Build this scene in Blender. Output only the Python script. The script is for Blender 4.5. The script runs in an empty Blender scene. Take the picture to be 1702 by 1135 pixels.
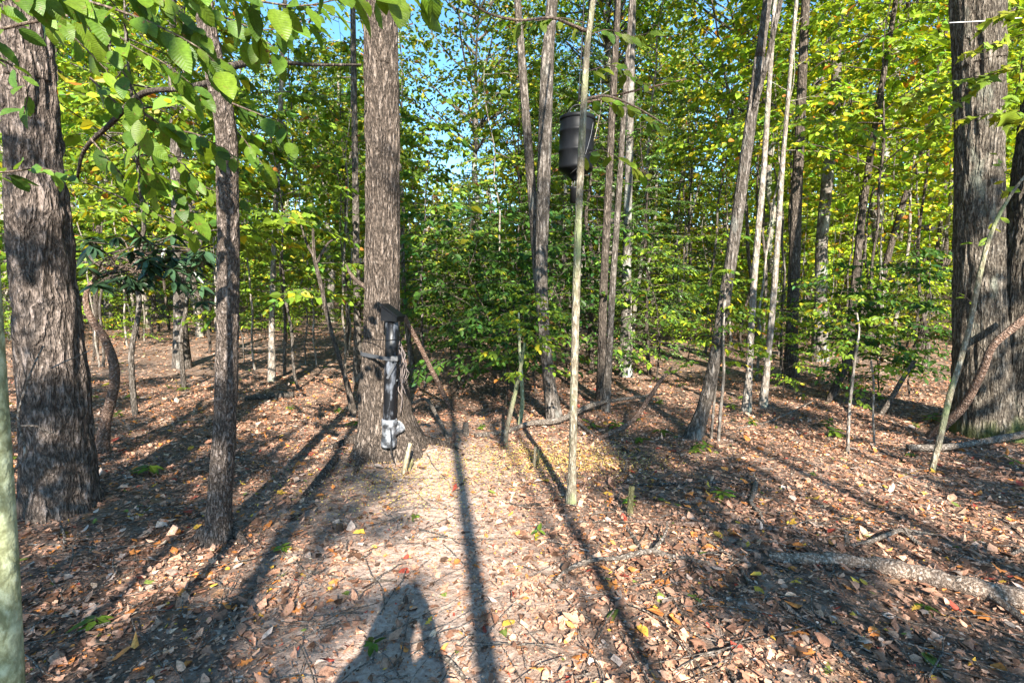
import bpy, math, random
import numpy as np
from mathutils import Vector

S = bpy.context.scene
COL = S.collection
rng = np.random.default_rng(11)
random.seed(11)
R = math.radians

# ------------------------------------------------------------------ camera, sky, sun, exposure
F, CX, CY, CAMH = 850.0, 851.0, 567.5, 1.5
PITCH = math.atan((CY - 490.0) / F)
cam = bpy.data.objects.new('camera', bpy.data.cameras.new('camera'))
COL.objects.link(cam)
cam.location = (0, 0, CAMH)
cam.rotation_euler = (math.pi / 2 - PITCH, 0, 0)
cam.data.sensor_width = 36.0
cam.data.lens = F / 1702.0 * 36.0
cam.data.clip_start = 0.05
cam.data.clip_end = 1000.0
S.camera = cam

SUN_EL, SUN_AZ = R(31.0), R(8.5)
world = bpy.data.worlds.new('World')
S.world = world
world.use_nodes = True
wn = world.node_tree
wn.nodes.clear()
sky = wn.nodes.new('ShaderNodeTexSky')
sky.sky_type = 'NISHITA'
sky.sun_disc = False
sky.sun_elevation = SUN_EL
sky.sun_rotation = math.pi - SUN_AZ
sky.air_density = 1.0
sky.dust_density = 0.0
sky.ozone_density = 3.0
hs = wn.nodes.new('ShaderNodeHueSaturation')
hs.inputs['Saturation'].default_value = 1.15
hs.inputs['Hue'].default_value = 0.492
bgn = wn.nodes.new('ShaderNodeBackground')
bgn.inputs['Strength'].default_value = 0.105
won = wn.nodes.new('ShaderNodeOutputWorld')
wn.links.new(sky.outputs[0], hs.inputs['Color'])
wn.links.new(hs.outputs[0], bgn.inputs['Color'])
wn.links.new(bgn.outputs[0], won.inputs['Surface'])

SUN_DIR = Vector((-math.sin(SUN_AZ) * math.cos(SUN_EL), math.cos(SUN_AZ) * math.cos(SUN_EL), -math.sin(SUN_EL)))
sl = bpy.data.lights.new('sun', 'SUN')
sl.energy = 5.0
sl.angle = R(0.45)
sl.color = (1.0, 0.93, 0.82)
sun = bpy.data.objects.new('sun', sl)
COL.objects.link(sun)
sun.rotation_euler = SUN_DIR.to_track_quat('-Z', 'Y').to_euler()

S.view_settings.view_transform = 'Standard'
S.view_settings.look = 'None'
S.view_settings.gamma = 1.0
S.view_settings.exposure = 1.95
S.cycles.max_bounces = 6
S.cycles.diffuse_bounces = 3
S.cycles.glossy_bounces = 2
S.cycles.transmission_bounces = 4
S.cycles.transparent_max_bounces = 4
S.cycles.sample_clamp_indirect = 6.0

# ------------------------------------------------------------------ numeric helpers
def vnoise(p, seed=0):
    p = np.asarray(p, float)
    i = np.floor(p).astype(np.int64)
    f = p - i
    f = f * f * (3 - 2 * f)
    def h(dx, dy, dz):
        n = ((i[..., 0] + dx) * 73856093) ^ ((i[..., 1] + dy) * 19349663) ^ ((i[..., 2] + dz) * 83492791) ^ (seed * 2654435)
        n = (n ^ (n >> 13)) & 0x7fffffff
        n = (n * 1103515245 + 12345) & 0x7fffffff
        n = (n ^ (n >> 11)) * 69069 & 0x7fffffff
        return n / float(0x7fffffff)
    fx, fy, fz = f[..., 0], f[..., 1], f[..., 2]
    a = h(0, 0, 0) * (1 - fx) + h(1, 0, 0) * fx
    b = h(0, 1, 0) * (1 - fx) + h(1, 1, 0) * fx
    c = h(0, 0, 1) * (1 - fx) + h(1, 0, 1) * fx
    d = h(0, 1, 1) * (1 - fx) + h(1, 1, 1) * fx
    return (a * (1 - fy) + b * fy) * (1 - fz) + (c * (1 - fy) + d * fy) * fz

def n2(x, y, s, seed):
    x = np.asarray(x, float); y = np.asarray(y, float)
    return vnoise(np.stack([x / s, y / s, np.zeros_like(x) + 0.5], -1), seed) - 0.5

def gz(x, y):
    x = np.asarray(x, float); y = np.asarray(y, float)
    d = np.hypot(x, y)
    far = np.clip((d - 7) / 12, 0, 1)
    z = 0.05 * n2(x, y, 0.9, 1) + 0.03 * n2(x, y, 0.35, 2) + far * 0.7 * n2(x, y, 7.0, 3)
    z = z + 0.10 * np.exp(-(((x + 1.2) ** 2 + (y - 5.15) ** 2) / 0.55))
    z = z + 0.07 * np.exp(-(((x + 3.1) ** 2 + (y - 3.5) ** 2) / 0.45))
    z = z + 0.3 * np.clip((d - 14) / 40, 0, 2) * (0.5 + 0.5 * np.tanh(x / 8))
    z = z + 0.22 * np.clip(np.where(y > 0, d, 0) - 38, 0, 60)
    return z

def pray(x, y):
    a = (x - CX) / F; b = (CY - y) / F
    return Vector((a, math.cos(PITCH) + b * math.sin(PITCH), -math.sin(PITCH) + b * math.cos(PITCH)))

def wd(x):
    """a round stem seen off the axis looks wider than it is"""
    return 1.0 / math.sqrt(1 + ((x - CX) / F) ** 2)

def at(x, y, Y):
    d = pray(x, y)
    return Vector((0, 0, CAMH)) + d * (Y / d.y)

def gp(x, y):
    d = pray(x, y)
    p = Vector((0, 0, CAMH)) + d * (CAMH / -d.z)
    for _ in range(4):
        t = (CAMH - float(gz(p.x, p.y))) / -d.z
        p = Vector((0, 0, CAMH)) + d * t
    return p

def catmull(P, W, m):
    P = np.asarray(P, float); W = np.asarray(W, float)
    if len(P) < 3:
        t = np.linspace(0, 1, m)[:, None]
        return P[0] * (1 - t) + P[-1] * t, W[0] * (1 - t[:, 0]) + W[-1] * t[:, 0]
    seg = np.linalg.norm(np.diff(P, axis=0), axis=1)
    cum = np.concatenate([[0], np.cumsum(seg)])
    A = np.vstack([2 * P[0] - P[1], P, 2 * P[-1] - P[-2]])
    s = np.linspace(0, cum[-1], m)
    k = np.clip(np.searchsorted(cum, s, side='right') - 1, 0, len(P) - 2)
    t = ((s - cum[k]) / np.maximum(seg[k], 1e-9))[:, None]
    p0, p1, p2, p3 = A[k], A[k + 1], A[k + 2], A[k + 3]
    Q = 0.5 * (2 * p1 + (p2 - p0) * t + (2 * p0 - 5 * p1 + 4 * p2 - p3) * t ** 2 + (3 * p1 - p0 - 3 * p2 + p3) * t ** 3)
    return Q, np.interp(s, cum, W)

def tube(P, W, n=8, cap=False):
    """rings of n vertices along P with radii W: vertices and quads"""
    P = np.asarray(P, float); W = np.asarray(W, float)
    T = np.gradient(P, axis=0)
    T /= np.maximum(np.linalg.norm(T, axis=1), 1e-9)[:, None]
    ref = np.array([1.0, 0, 0]) if abs(T[:, 0]).mean() < 0.7 else np.array([0, 0, 1.0])
    A = ref - T * (T @ ref)[:, None]
    A /= np.maximum(np.linalg.norm(A, axis=1), 1e-9)[:, None]
    B = np.cross(T, A)
    if cap:
        P = np.vstack([P[:1], P, P[-1:]]); W = np.concatenate([[1e-4], W, [1e-4]])
        A = np.vstack([A[:1], A, A[-1:]]); B = np.vstack([B[:1], B, B[-1:]])
    th = np.arange(n) * 2 * math.pi / n
    V = P[:, None, :] + W[:, None, None] * (np.cos(th)[None, :, None] * A[:, None, :] + np.sin(th)[None, :, None] * B[:, None, :])
    m = len(P)
    i = np.arange(m - 1)[:, None] * n
    j = np.arange(n)[None, :]
    k = (j + 1) % n
    Fq = np.stack([i + j, i + k, i + n + k, i + n + j], -1).reshape(-1, 4)
    return V.reshape(-1, 3), Fq

def join(parts):
    Vs, Fs, o = [], [], 0
    for V, Fq in parts:
        Vs.append(V); Fs.append(Fq + o); o += len(V)
    return np.vstack(Vs), np.vstack(Fs)

def mesh(name, V, Fq, mat=None, smooth=True, cols=None):
    V = np.asarray(V, np.float32); Fq = np.asarray(Fq, np.int32)
    me = bpy.data.meshes.new(name)
    k = Fq.shape[1]
    me.vertices.add(len(V)); me.vertices.foreach_set('co', V.ravel())
    me.loops.add(Fq.size); me.loops.foreach_set('vertex_index', Fq.ravel())
    me.polygons.add(len(Fq)); me.polygons.foreach_set('loop_start', np.arange(len(Fq), dtype=np.int32) * k)
    me.polygons.foreach_set('use_smooth', np.full(len(Fq), smooth, bool))
    if cols is not None:
        a = me.color_attributes.new('Col', 'FLOAT_COLOR', 'POINT')
        c = np.ones((len(V), 4), np.float32); c[:, :3] = cols
        a.data.foreach_set('color', c.ravel())
    me.update(calc_edges=True)
    if mat: me.materials.append(mat)
    return me

def obj(name, me, parent=None, loc=None, rot=None, scale=None, color=None):
    o = bpy.data.objects.new(name, me)
    COL.objects.link(o)
    if parent: o.parent = parent
    if loc is not None: o.location = loc
    if rot is not None: o.rotation_euler = rot
    if scale is not None: o.scale = (scale, scale, scale) if not hasattr(scale, '__len__') else scale
    if color is not None: o.color = (*color, 1)
    return o

def tag(o, label, cat, group=None, kind=None):
    o['label'] = label
    if cat: o['category'] = cat
    if group: o['group'] = group
    if kind: o['kind'] = kind
    return o

def thing(name, loc, label, cat, group=None, rot=None, scale=None):
    return tag(obj(name, None, None, loc, rot, scale), label, cat, group)

# ------------------------------------------------------------------ materials
def nodes(name):
    m = bpy.data.materials.new(name); m.use_nodes = True
    nt = m.node_tree
    return m, nt, nt.nodes['Principled BSDF']

def nd(nt, typ, inputs=None, **props):
    n = nt.nodes.new(typ)
    for k, v in props.items(): setattr(n, k, v)
    for k, v in (inputs or {}).items():
        if isinstance(v, bpy.types.NodeSocket): nt.links.new(v, n.inputs[k])
        else: n.inputs[k].default_value = v
    return n

def ramp(nt, fac, stops):
    r = nt.nodes.new('ShaderNodeValToRGB')
    nt.links.new(fac, r.inputs[0])
    el = r.color_ramp.elements
    while len(el) < len(stops): el.new(0.5)
    for e, (p, c) in zip(el, stops):
        e.position = p; e.color = (*c, 1)
    return r.outputs[0]

def objco(nt, scale):
    tc = nt.nodes.new('ShaderNodeTexCoord')
    return nd(nt, 'ShaderNodeMapping', {'Vector': tc.outputs['Object'], 'Scale': scale}).outputs[0]

def bark(name, dark, mid, light, fx=14.0, fz=2.2, bump=0.6, blotch=None, blotch_at=0.6, moss=None):
    m, nt, b = nodes(name)
    co = objco(nt, (fx, fx, fz))
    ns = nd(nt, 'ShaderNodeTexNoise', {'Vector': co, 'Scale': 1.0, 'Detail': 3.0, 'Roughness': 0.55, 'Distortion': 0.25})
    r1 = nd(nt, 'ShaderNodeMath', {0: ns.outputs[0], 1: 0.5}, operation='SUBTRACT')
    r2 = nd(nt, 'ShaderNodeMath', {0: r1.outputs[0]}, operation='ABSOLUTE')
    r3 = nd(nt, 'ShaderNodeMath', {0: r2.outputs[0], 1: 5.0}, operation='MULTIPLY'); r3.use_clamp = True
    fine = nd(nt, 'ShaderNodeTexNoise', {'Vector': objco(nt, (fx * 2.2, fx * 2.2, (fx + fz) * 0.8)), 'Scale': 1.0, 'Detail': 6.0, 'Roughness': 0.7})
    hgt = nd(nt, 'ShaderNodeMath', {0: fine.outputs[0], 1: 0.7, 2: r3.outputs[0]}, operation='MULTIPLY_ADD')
    cmix = nd(nt, 'ShaderNodeMath', {0: r3.outputs[0], 1: 0.22, 2: nd(nt, 'ShaderNodeMath', {0: fine.outputs[0], 1: 0.75}, operation='MULTIPLY').outputs[0]}, operation='MULTIPLY_ADD')  # furrows coloured darker: bark tone plus their self-shadow painted into the colour
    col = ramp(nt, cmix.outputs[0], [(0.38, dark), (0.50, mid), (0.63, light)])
    big = nd(nt, 'ShaderNodeTexNoise', {'Vector': objco(nt, (3, 3, 1.2)), 'Scale': 1.0, 'Detail': 5.0, 'Roughness': 0.6})
    if blotch:
        f = ramp(nt, big.outputs[0], [(blotch_at - 0.06, (0, 0, 0)), (blotch_at + 0.05, (1, 1, 1))])
        col = nd(nt, 'ShaderNodeMix', {0: f, 6: col, 7: (*blotch, 1)}, data_type='RGBA').outputs[2]
    if moss:
        tc = nt.nodes.new('ShaderNodeTexCoord')
        sep = nd(nt, 'ShaderNodeSeparateXYZ', {0: tc.outputs['Object']})
        mz = nd(nt, 'ShaderNodeMapRange', {'Value': sep.outputs[2], 1: 0.05, 2: 0.5, 3: 0.75, 4: 0.0})
        fm = nd(nt, 'ShaderNodeMath', {0: mz.outputs[0], 1: big.outputs[0]}, operation='MULTIPLY')
        fm2 = ramp(nt, fm.outputs[0], [(0.22, (0, 0, 0)), (0.4, (1, 1, 1))])
        col = nd(nt, 'ShaderNodeMix', {0: fm2, 6: col, 7: (*moss, 1)}, data_type='RGBA').outputs[2]
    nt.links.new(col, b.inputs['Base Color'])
    b.inputs['Roughness'].default_value = 0.9
    b.inputs['Specular IOR Level'].default_value = 0.15
    bp = nd(nt, 'ShaderNodeBump', {'Height': hgt.outputs[0], 'Strength': min(1.0, bump * 1.6), 'Distance': 0.045})
    nt.links.new(bp.outputs[0], b.inputs['Normal'])
    return m

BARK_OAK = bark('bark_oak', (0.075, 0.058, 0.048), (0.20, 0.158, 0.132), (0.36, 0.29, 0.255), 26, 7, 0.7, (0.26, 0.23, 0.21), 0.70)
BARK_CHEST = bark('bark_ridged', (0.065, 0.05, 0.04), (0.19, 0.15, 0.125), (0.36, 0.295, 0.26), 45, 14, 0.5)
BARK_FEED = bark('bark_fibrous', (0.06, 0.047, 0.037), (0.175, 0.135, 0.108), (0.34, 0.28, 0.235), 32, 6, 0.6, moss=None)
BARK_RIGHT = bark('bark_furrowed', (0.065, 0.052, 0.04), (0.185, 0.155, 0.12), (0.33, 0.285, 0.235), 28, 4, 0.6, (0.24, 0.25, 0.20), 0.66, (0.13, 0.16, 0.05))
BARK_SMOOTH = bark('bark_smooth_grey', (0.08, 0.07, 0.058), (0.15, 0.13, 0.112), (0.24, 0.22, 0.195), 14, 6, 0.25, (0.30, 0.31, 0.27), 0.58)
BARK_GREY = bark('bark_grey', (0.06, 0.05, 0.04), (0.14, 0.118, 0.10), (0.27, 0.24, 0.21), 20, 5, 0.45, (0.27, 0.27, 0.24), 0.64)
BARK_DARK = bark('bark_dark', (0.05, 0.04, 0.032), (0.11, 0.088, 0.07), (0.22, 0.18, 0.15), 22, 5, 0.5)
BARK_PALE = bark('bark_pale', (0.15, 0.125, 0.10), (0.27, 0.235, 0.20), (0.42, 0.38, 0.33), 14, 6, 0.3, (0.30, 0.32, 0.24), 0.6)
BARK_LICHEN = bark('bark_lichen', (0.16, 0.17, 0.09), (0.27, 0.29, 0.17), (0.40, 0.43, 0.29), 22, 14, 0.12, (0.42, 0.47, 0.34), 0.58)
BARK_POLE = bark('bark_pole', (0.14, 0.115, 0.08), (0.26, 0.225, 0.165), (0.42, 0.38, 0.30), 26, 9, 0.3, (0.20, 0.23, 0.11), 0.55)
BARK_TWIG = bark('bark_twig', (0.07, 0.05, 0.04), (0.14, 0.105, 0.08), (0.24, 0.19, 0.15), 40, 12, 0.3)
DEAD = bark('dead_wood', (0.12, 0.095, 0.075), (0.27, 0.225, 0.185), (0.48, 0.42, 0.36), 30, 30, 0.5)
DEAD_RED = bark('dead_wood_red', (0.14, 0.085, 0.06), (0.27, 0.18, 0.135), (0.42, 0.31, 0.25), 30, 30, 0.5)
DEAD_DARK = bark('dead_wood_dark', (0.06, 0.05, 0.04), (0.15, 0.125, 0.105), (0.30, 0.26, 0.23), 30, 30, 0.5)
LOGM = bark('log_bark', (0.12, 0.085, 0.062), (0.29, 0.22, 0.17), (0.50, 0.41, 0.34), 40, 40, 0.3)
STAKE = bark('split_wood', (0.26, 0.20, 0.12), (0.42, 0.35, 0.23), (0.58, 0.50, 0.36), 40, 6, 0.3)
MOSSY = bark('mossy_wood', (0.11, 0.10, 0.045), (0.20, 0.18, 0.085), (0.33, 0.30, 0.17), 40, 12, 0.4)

def leafmat(name, trans=0.42, rough=0.5, veins=False, attr=True, spec=0.35, tint=(1.25, 1.15, 0.55)):
    m, nt, b = nodes(name)
    oi = nt.nodes.new('ShaderNodeObjectInfo')
    col = oi.outputs['Color']
    if attr:
        at_ = nd(nt, 'ShaderNodeAttribute', attribute_name='Col')
        col = nd(nt, 'ShaderNodeMix', {0: 1.0, 6: at_.outputs['Color'], 7: col}, data_type='RGBA', blend_type='MULTIPLY').outputs[2]
    if name == 'dry_leaf':
        tcd = nt.nodes.new('ShaderNodeTexCoord')
        nzd = nd(nt, 'ShaderNodeTexNoise', {'Vector': tcd.outputs['Object'], 'Scale': 70.0, 'Detail': 4.0, 'Roughness': 0.7})
        col = nd(nt, 'ShaderNodeMix', {0: 1.0, 6: col, 7: ramp(nt, nzd.outputs[0], [(0.33, (0.45, 0.42, 0.40)), (0.5, (1, 1, 1)), (0.7, (1.35, 1.32, 1.3))])}, data_type='RGBA', blend_type='MULTIPLY').outputs[2]
    if veins:
        tc = nt.nodes.new('ShaderNodeTexCoord')
        sp = nd(nt, 'ShaderNodeSeparateXYZ', {0: tc.outputs['Object']})
        ab = nd(nt, 'ShaderNodeMath', {0: sp.outputs[0]}, operation='ABSOLUTE')
        sc = nd(nt, 'ShaderNodeMath', {0: ab.outputs[0], 1: -0.75, 2: sp.outputs[1]}, operation='MULTIPLY_ADD')
        w = nd(nt, 'ShaderNodeMath', {0: sc.outputs[0], 1: 75.0}, operation='MULTIPLY')
        sn = nd(nt, 'ShaderNodeMath', {0: w.outputs[0]}, operation='SINE')
        vein = ramp(nt, sn.outputs[0], [(0.72, (0, 0, 0)), (1.0, (1, 1, 1))])
        mid = nd(nt, 'ShaderNodeMapRange', {'Value': ab.outputs[0], 1: 0.006, 2: 0.014, 3: 1.0, 4: 0.0})
        vv = nd(nt, 'ShaderNodeMath', {0: vein, 1: mid.outputs[0]}, operation='MAXIMUM')
        lite = nd(nt, 'ShaderNodeMix', {0: 1.0, 6: col, 7: (1.5, 1.4, 1.3, 1)}, data_type='RGBA', blend_type='MULTIPLY').outputs[2]
        nz = nd(nt, 'ShaderNodeTexNoise', {'Vector': tc.outputs['Object'], 'Scale': 9.0, 'Detail': 3.0})
        blot = ramp(nt, nz.outputs[0], [(0.35, (0.8, 0.8, 0.8)), (0.65, (1.15, 1.15, 1.15))])
        col = nd(nt, 'ShaderNodeMix', {0: 1.0, 6: col, 7: blot}, data_type='RGBA', blend_type='MULTIPLY').outputs[2]
        nb = nd(nt, 'ShaderNodeTexNoise', {'Vector': nd(nt, 'ShaderNodeVectorMath', {0: tc.outputs['Object'], 1: oi.outputs['Location']}, operation='ADD').outputs[0], 'Scale': 5.0, 'Detail': 4.0})
        bf = ramp(nt, nb.outputs[0], [(0.64, (0, 0, 0)), (0.70, (1, 1, 1))])
        col = nd(nt, 'ShaderNodeMix', {0: bf, 6: col, 7: (0.16, 0.10, 0.035, 1)}, data_type='RGBA').outputs[2]
        vf = nd(nt, 'ShaderNodeMath', {0: vv.outputs[0], 1: 0.28}, operation='MULTIPLY')
        col = nd(nt, 'ShaderNodeMix', {0: vf.outputs[0], 6: col, 7: lite}, data_type='RGBA').outputs[2]
        bp = nd(nt, 'ShaderNodeBump', {'Height': sn.outputs[0], 'Strength': 0.15, 'Distance': 0.004})
        nt.links.new(bp.outputs[0], b.inputs['Normal'])
    nt.links.new(col, b.inputs['Base Color'])
    b.inputs['Roughness'].default_value = rough
    b.inputs['Specular IOR Level'].default_value = spec
    tcol = nd(nt, 'ShaderNodeMix', {0: 1.0, 6: col, 7: (*tint, 1)}, data_type='RGBA', blend_type='MULTIPLY').outputs[2]
    tr = nd(nt, 'ShaderNodeBsdfTranslucent', {'Color': tcol})
    mx = nd(nt, 'ShaderNodeMixShader', {0: trans, 1: b.outputs[0], 2: tr.outputs[0]})
    nt.links.new(mx.outputs[0], nt.nodes['Material Output'].inputs['Surface'])
    return m

LEAF = leafmat('green_leaf', 0.45)
LEAF_GLOSSY = leafmat('evergreen_leaf', 0.15, 0.3, spec=0.5)
LEAF_BIG = leafmat('veined_leaf', 0.45, 0.45, veins=True, attr=False)
LEAF_DRY = leafmat('dry_leaf', 0.10, 0.75, attr=True, spec=0.15, tint=(1.1, 0.9, 0.6))
LEAF_DRY_BIG = leafmat('dry_leaf_veined', 0.12, 0.65, veins=True, attr=False, spec=0.2, tint=(1.1, 0.9, 0.6))

def ground_mat():
    m, nt, b = nodes('forest_soil')
    tc = nt.nodes.new('ShaderNodeTexCoord')
    co = tc.outputs['Object']
    wob = nd(nt, 'ShaderNodeTexNoise', {'Vector': co, 'Scale': 6.0, 'Detail': 3.0})
    vo = nd(nt, 'ShaderNodeTexVoronoi', {'Vector': nd(nt, 'ShaderNodeMix', {0: 0.06, 4: co, 5: wob.outputs['Color']}, data_type='VECTOR').outputs[1], 'Scale': 17.0})
    lit = ramp(nt, nd(nt, 'ShaderNodeSeparateColor', {0: vo.outputs['Color']}).outputs[0],
               [(0.0, (0.07, 0.05, 0.04)), (0.3, (0.16, 0.11, 0.08)), (0.6, (0.27, 0.19, 0.15)), (0.85, (0.36, 0.27, 0.21)), (1.0, (0.38, 0.20, 0.09))])
    fine = nd(nt, 'ShaderNodeTexNoise', {'Vector': co, 'Scale': 45.0, 'Detail': 6.0, 'Roughness': 0.7})
    soil = ramp(nt, fine.outputs[0], [(0.3, (0.08, 0.05, 0.035)), (0.5, (0.17, 0.112, 0.08)), (0.7, (0.30, 0.215, 0.16))])
    big = nd(nt, 'ShaderNodeTexNoise', {'Vector': co, 'Scale': 1.1, 'Detail': 4.0})
    f = ramp(nt, big.outputs[0], [(0.45, (0, 0, 0)), (0.6, (1, 1, 1))])
    col = nd(nt, 'ShaderNodeMix', {0: f, 6: soil, 7: lit}, data_type='RGBA').outputs[2]
    tramp = ramp(nt, fine.outputs[0], [(0.32, (0.26, 0.175, 0.135)), (0.5, (0.46, 0.335, 0.265)), (0.68, (0.60, 0.47, 0.385))])
    pa = nd(nt, 'ShaderNodeAttribute', attribute_name='Col')
    pf_ = nd(nt, 'ShaderNodeMath', {0: pa.outputs['Fac'], 1: nd(nt, 'ShaderNodeMapRange', {'Value': wob.outputs[0], 1: 0.3, 2: 0.6, 3: 0.6, 4: 1.3}).outputs[0]}, operation='MULTIPLY'); pf_.use_clamp = True
    col = nd(nt, 'ShaderNodeMix', {0: pf_.outputs[0], 6: col, 7: tramp}, data_type='RGBA').outputs[2]
    nt.links.new(col, b.inputs['Base Color'])
    b.inputs['Roughness'].default_value = 0.95
    b.inputs['Specular IOR Level'].default_value = 0.1
    h = nd(nt, 'ShaderNodeMath', {0: vo.outputs['Distance'], 1: fine.outputs[0]}, operation='ADD')
    bp = nd(nt, 'ShaderNodeBump', {'Height': h.outputs[0], 'Strength': 0.7, 'Distance': 0.03})
    nt.links.new(bp.outputs[0], b.inputs['Normal'])
    return m

def plain(name, col, rough=0.5, metal=0.0, scuff=None, sscale=6.0, at_=0.55, spec=0.5, stretch=(1, 1, 0.35)):
    m, nt, b = nodes(name)
    b.inputs['Roughness'].default_value = rough
    b.inputs['Metallic'].default_value = metal
    b.inputs['Specular IOR Level'].default_value = spec
    co = objco(nt, stretch)
    ns = nd(nt, 'ShaderNodeTexNoise', {'Vector': co, 'Scale': sscale, 'Detail': 5.0, 'Roughness': 0.6})
    if scuff:
        f = ramp(nt, ns.outputs[0], [(at_ - 0.07, (0, 0, 0)), (at_ + 0.12, (1, 1, 1))])
        c = nd(nt, 'ShaderNodeMix', {0: f, 6: (*col, 1), 7: (*scuff, 1)}, data_type='RGBA').outputs[2]
    else:
        c = ramp(nt, ns.outputs[0], [(0.3, tuple(x * 0.8 for x in col)), (0.7, tuple(min(1, x * 1.2) for x in col))])
    nt.links.new(c, b.inputs['Base Color'])
    return m

# ------------------------------------------------------------------ ground
def path_mask(x, y):
    """trampled bare strip from the viewpoint to the feeder tree"""
    cx = -0.25 - 0.10 * y
    return np.exp(-((x - cx) / (0.55 + 0.05 * y)) ** 2) * np.clip((6.5 - y) / 2, 0, 1)
def build_ground():
    t = np.linspace(-1, 1, 301)
    g = 7 * t + 153 * np.sign(t) * np.abs(t) ** 5
    X, Y = np.meshgrid(g, g + 4.0)
    V = np.stack([X, Y, gz(X, Y)], -1).reshape(-1, 3)
    n = 301
    i = np.arange(n - 1)[:, None] * n; j = np.arange(n - 1)[None, :]
    Fq = np.stack([i + j, i + j + 1, i + n + j + 1, i + n + j], -1).reshape(-1, 4)
    pm = path_mask(V[:, 0], V[:, 1])
    o = obj('ground', mesh('ground', V, Fq, ground_mat(), True, np.repeat(pm[:, None], 3, 1)))
    return tag(o, 'brown forest floor strewn with fallen leaves', None, kind='structure')
GROUND = build_ground()

# ------------------------------------------------------------------ leaf clouds
LU = np.array([0, 0.30, 0.68, 1.0, 0.68, 0.30])
LV = np.array([0, -0.5, -0.40, 0, 0.40, 0.5])
def unit(a): return a / np.maximum(np.linalg.norm(a, axis=-1, keepdims=True), 1e-9)
def leaves(P, D, N, L, W, fold=0.25, curl=0.15, jit=None):
    n = len(P)
    D = unit(D); N = unit(N - D * (N * D).sum(-1, keepdims=True)); B = np.cross(N, D)
    L = np.broadcast_to(np.asarray(L, float), n); W = np.broadcast_to(np.asarray(W, float), n)
    fold = np.broadcast_to(np.asarray(fold, float), n); curl = np.broadcast_to(np.asarray(curl, float), n)
    u, v = np.broadcast_to(LU[None, :, None], (n, 6, 1)), np.broadcast_to(LV[None, :, None], (n, 6, 1))
    if jit is not None:
        u = u + jit.normal(0, 0.10, (n, 6, 1)); v = v + jit.normal(0, 0.11, (n, 6, 1))
    z = fold[:, None] * np.abs(LV)[None] * W[:, None] - curl[:, None] * L[:, None] * (LU ** 2)[None]
    V = P[:, None, :] + D[:, None, :] * u * L[:, None, None] + B[:, None, :] * v * W[:, None, None] + N[:, None, :] * z[..., None]
    b = np.arange(n)[:, None] * 6
    Fq = np.concatenate([b + np.array([[0, 3, 2, 1]]), b + np.array([[0, 5, 4, 3]])], 0)
    return V.reshape(-1, 3), Fq

def green_cols(n, r, yellow=0.12, spread=0.35):
    c = np.tile(np.array([[0.135, 0.205, 0.022]]), (n, 1)) * np.exp(r.normal(0, spread, (n, 1)))
    k = r.random(n)
    c[k < yellow] = np.array([0.34, 0.30, 0.022]) * np.exp(r.normal(0, 0.25, (int((k < yellow).sum()), 1)))
    c[k < yellow * 0.12] = np.array([0.30, 0.12, 0.03])
    m = k > 0.85
    c[m] = c[m] * np.array([0.6, 0.85, 1.4])
    return np.clip(c, 0, 0.6)

def branch_curve(base, az, length, rise, droop, m=7, r=None):
    t = np.linspace(0, 1, m)
    d = np.array([math.cos(az), math.sin(az), 0.0])
    side = np.array([-d[1], d[0], 0])
    wob = np.cumsum(r.normal(0, 0.035 * length, m)); wob -= wob[0]
    P = base + d * (t * length)[:, None] + side * wob[:, None]
    P[:, 2] += rise * t * length - droop * length * t ** 2
    return P

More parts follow.
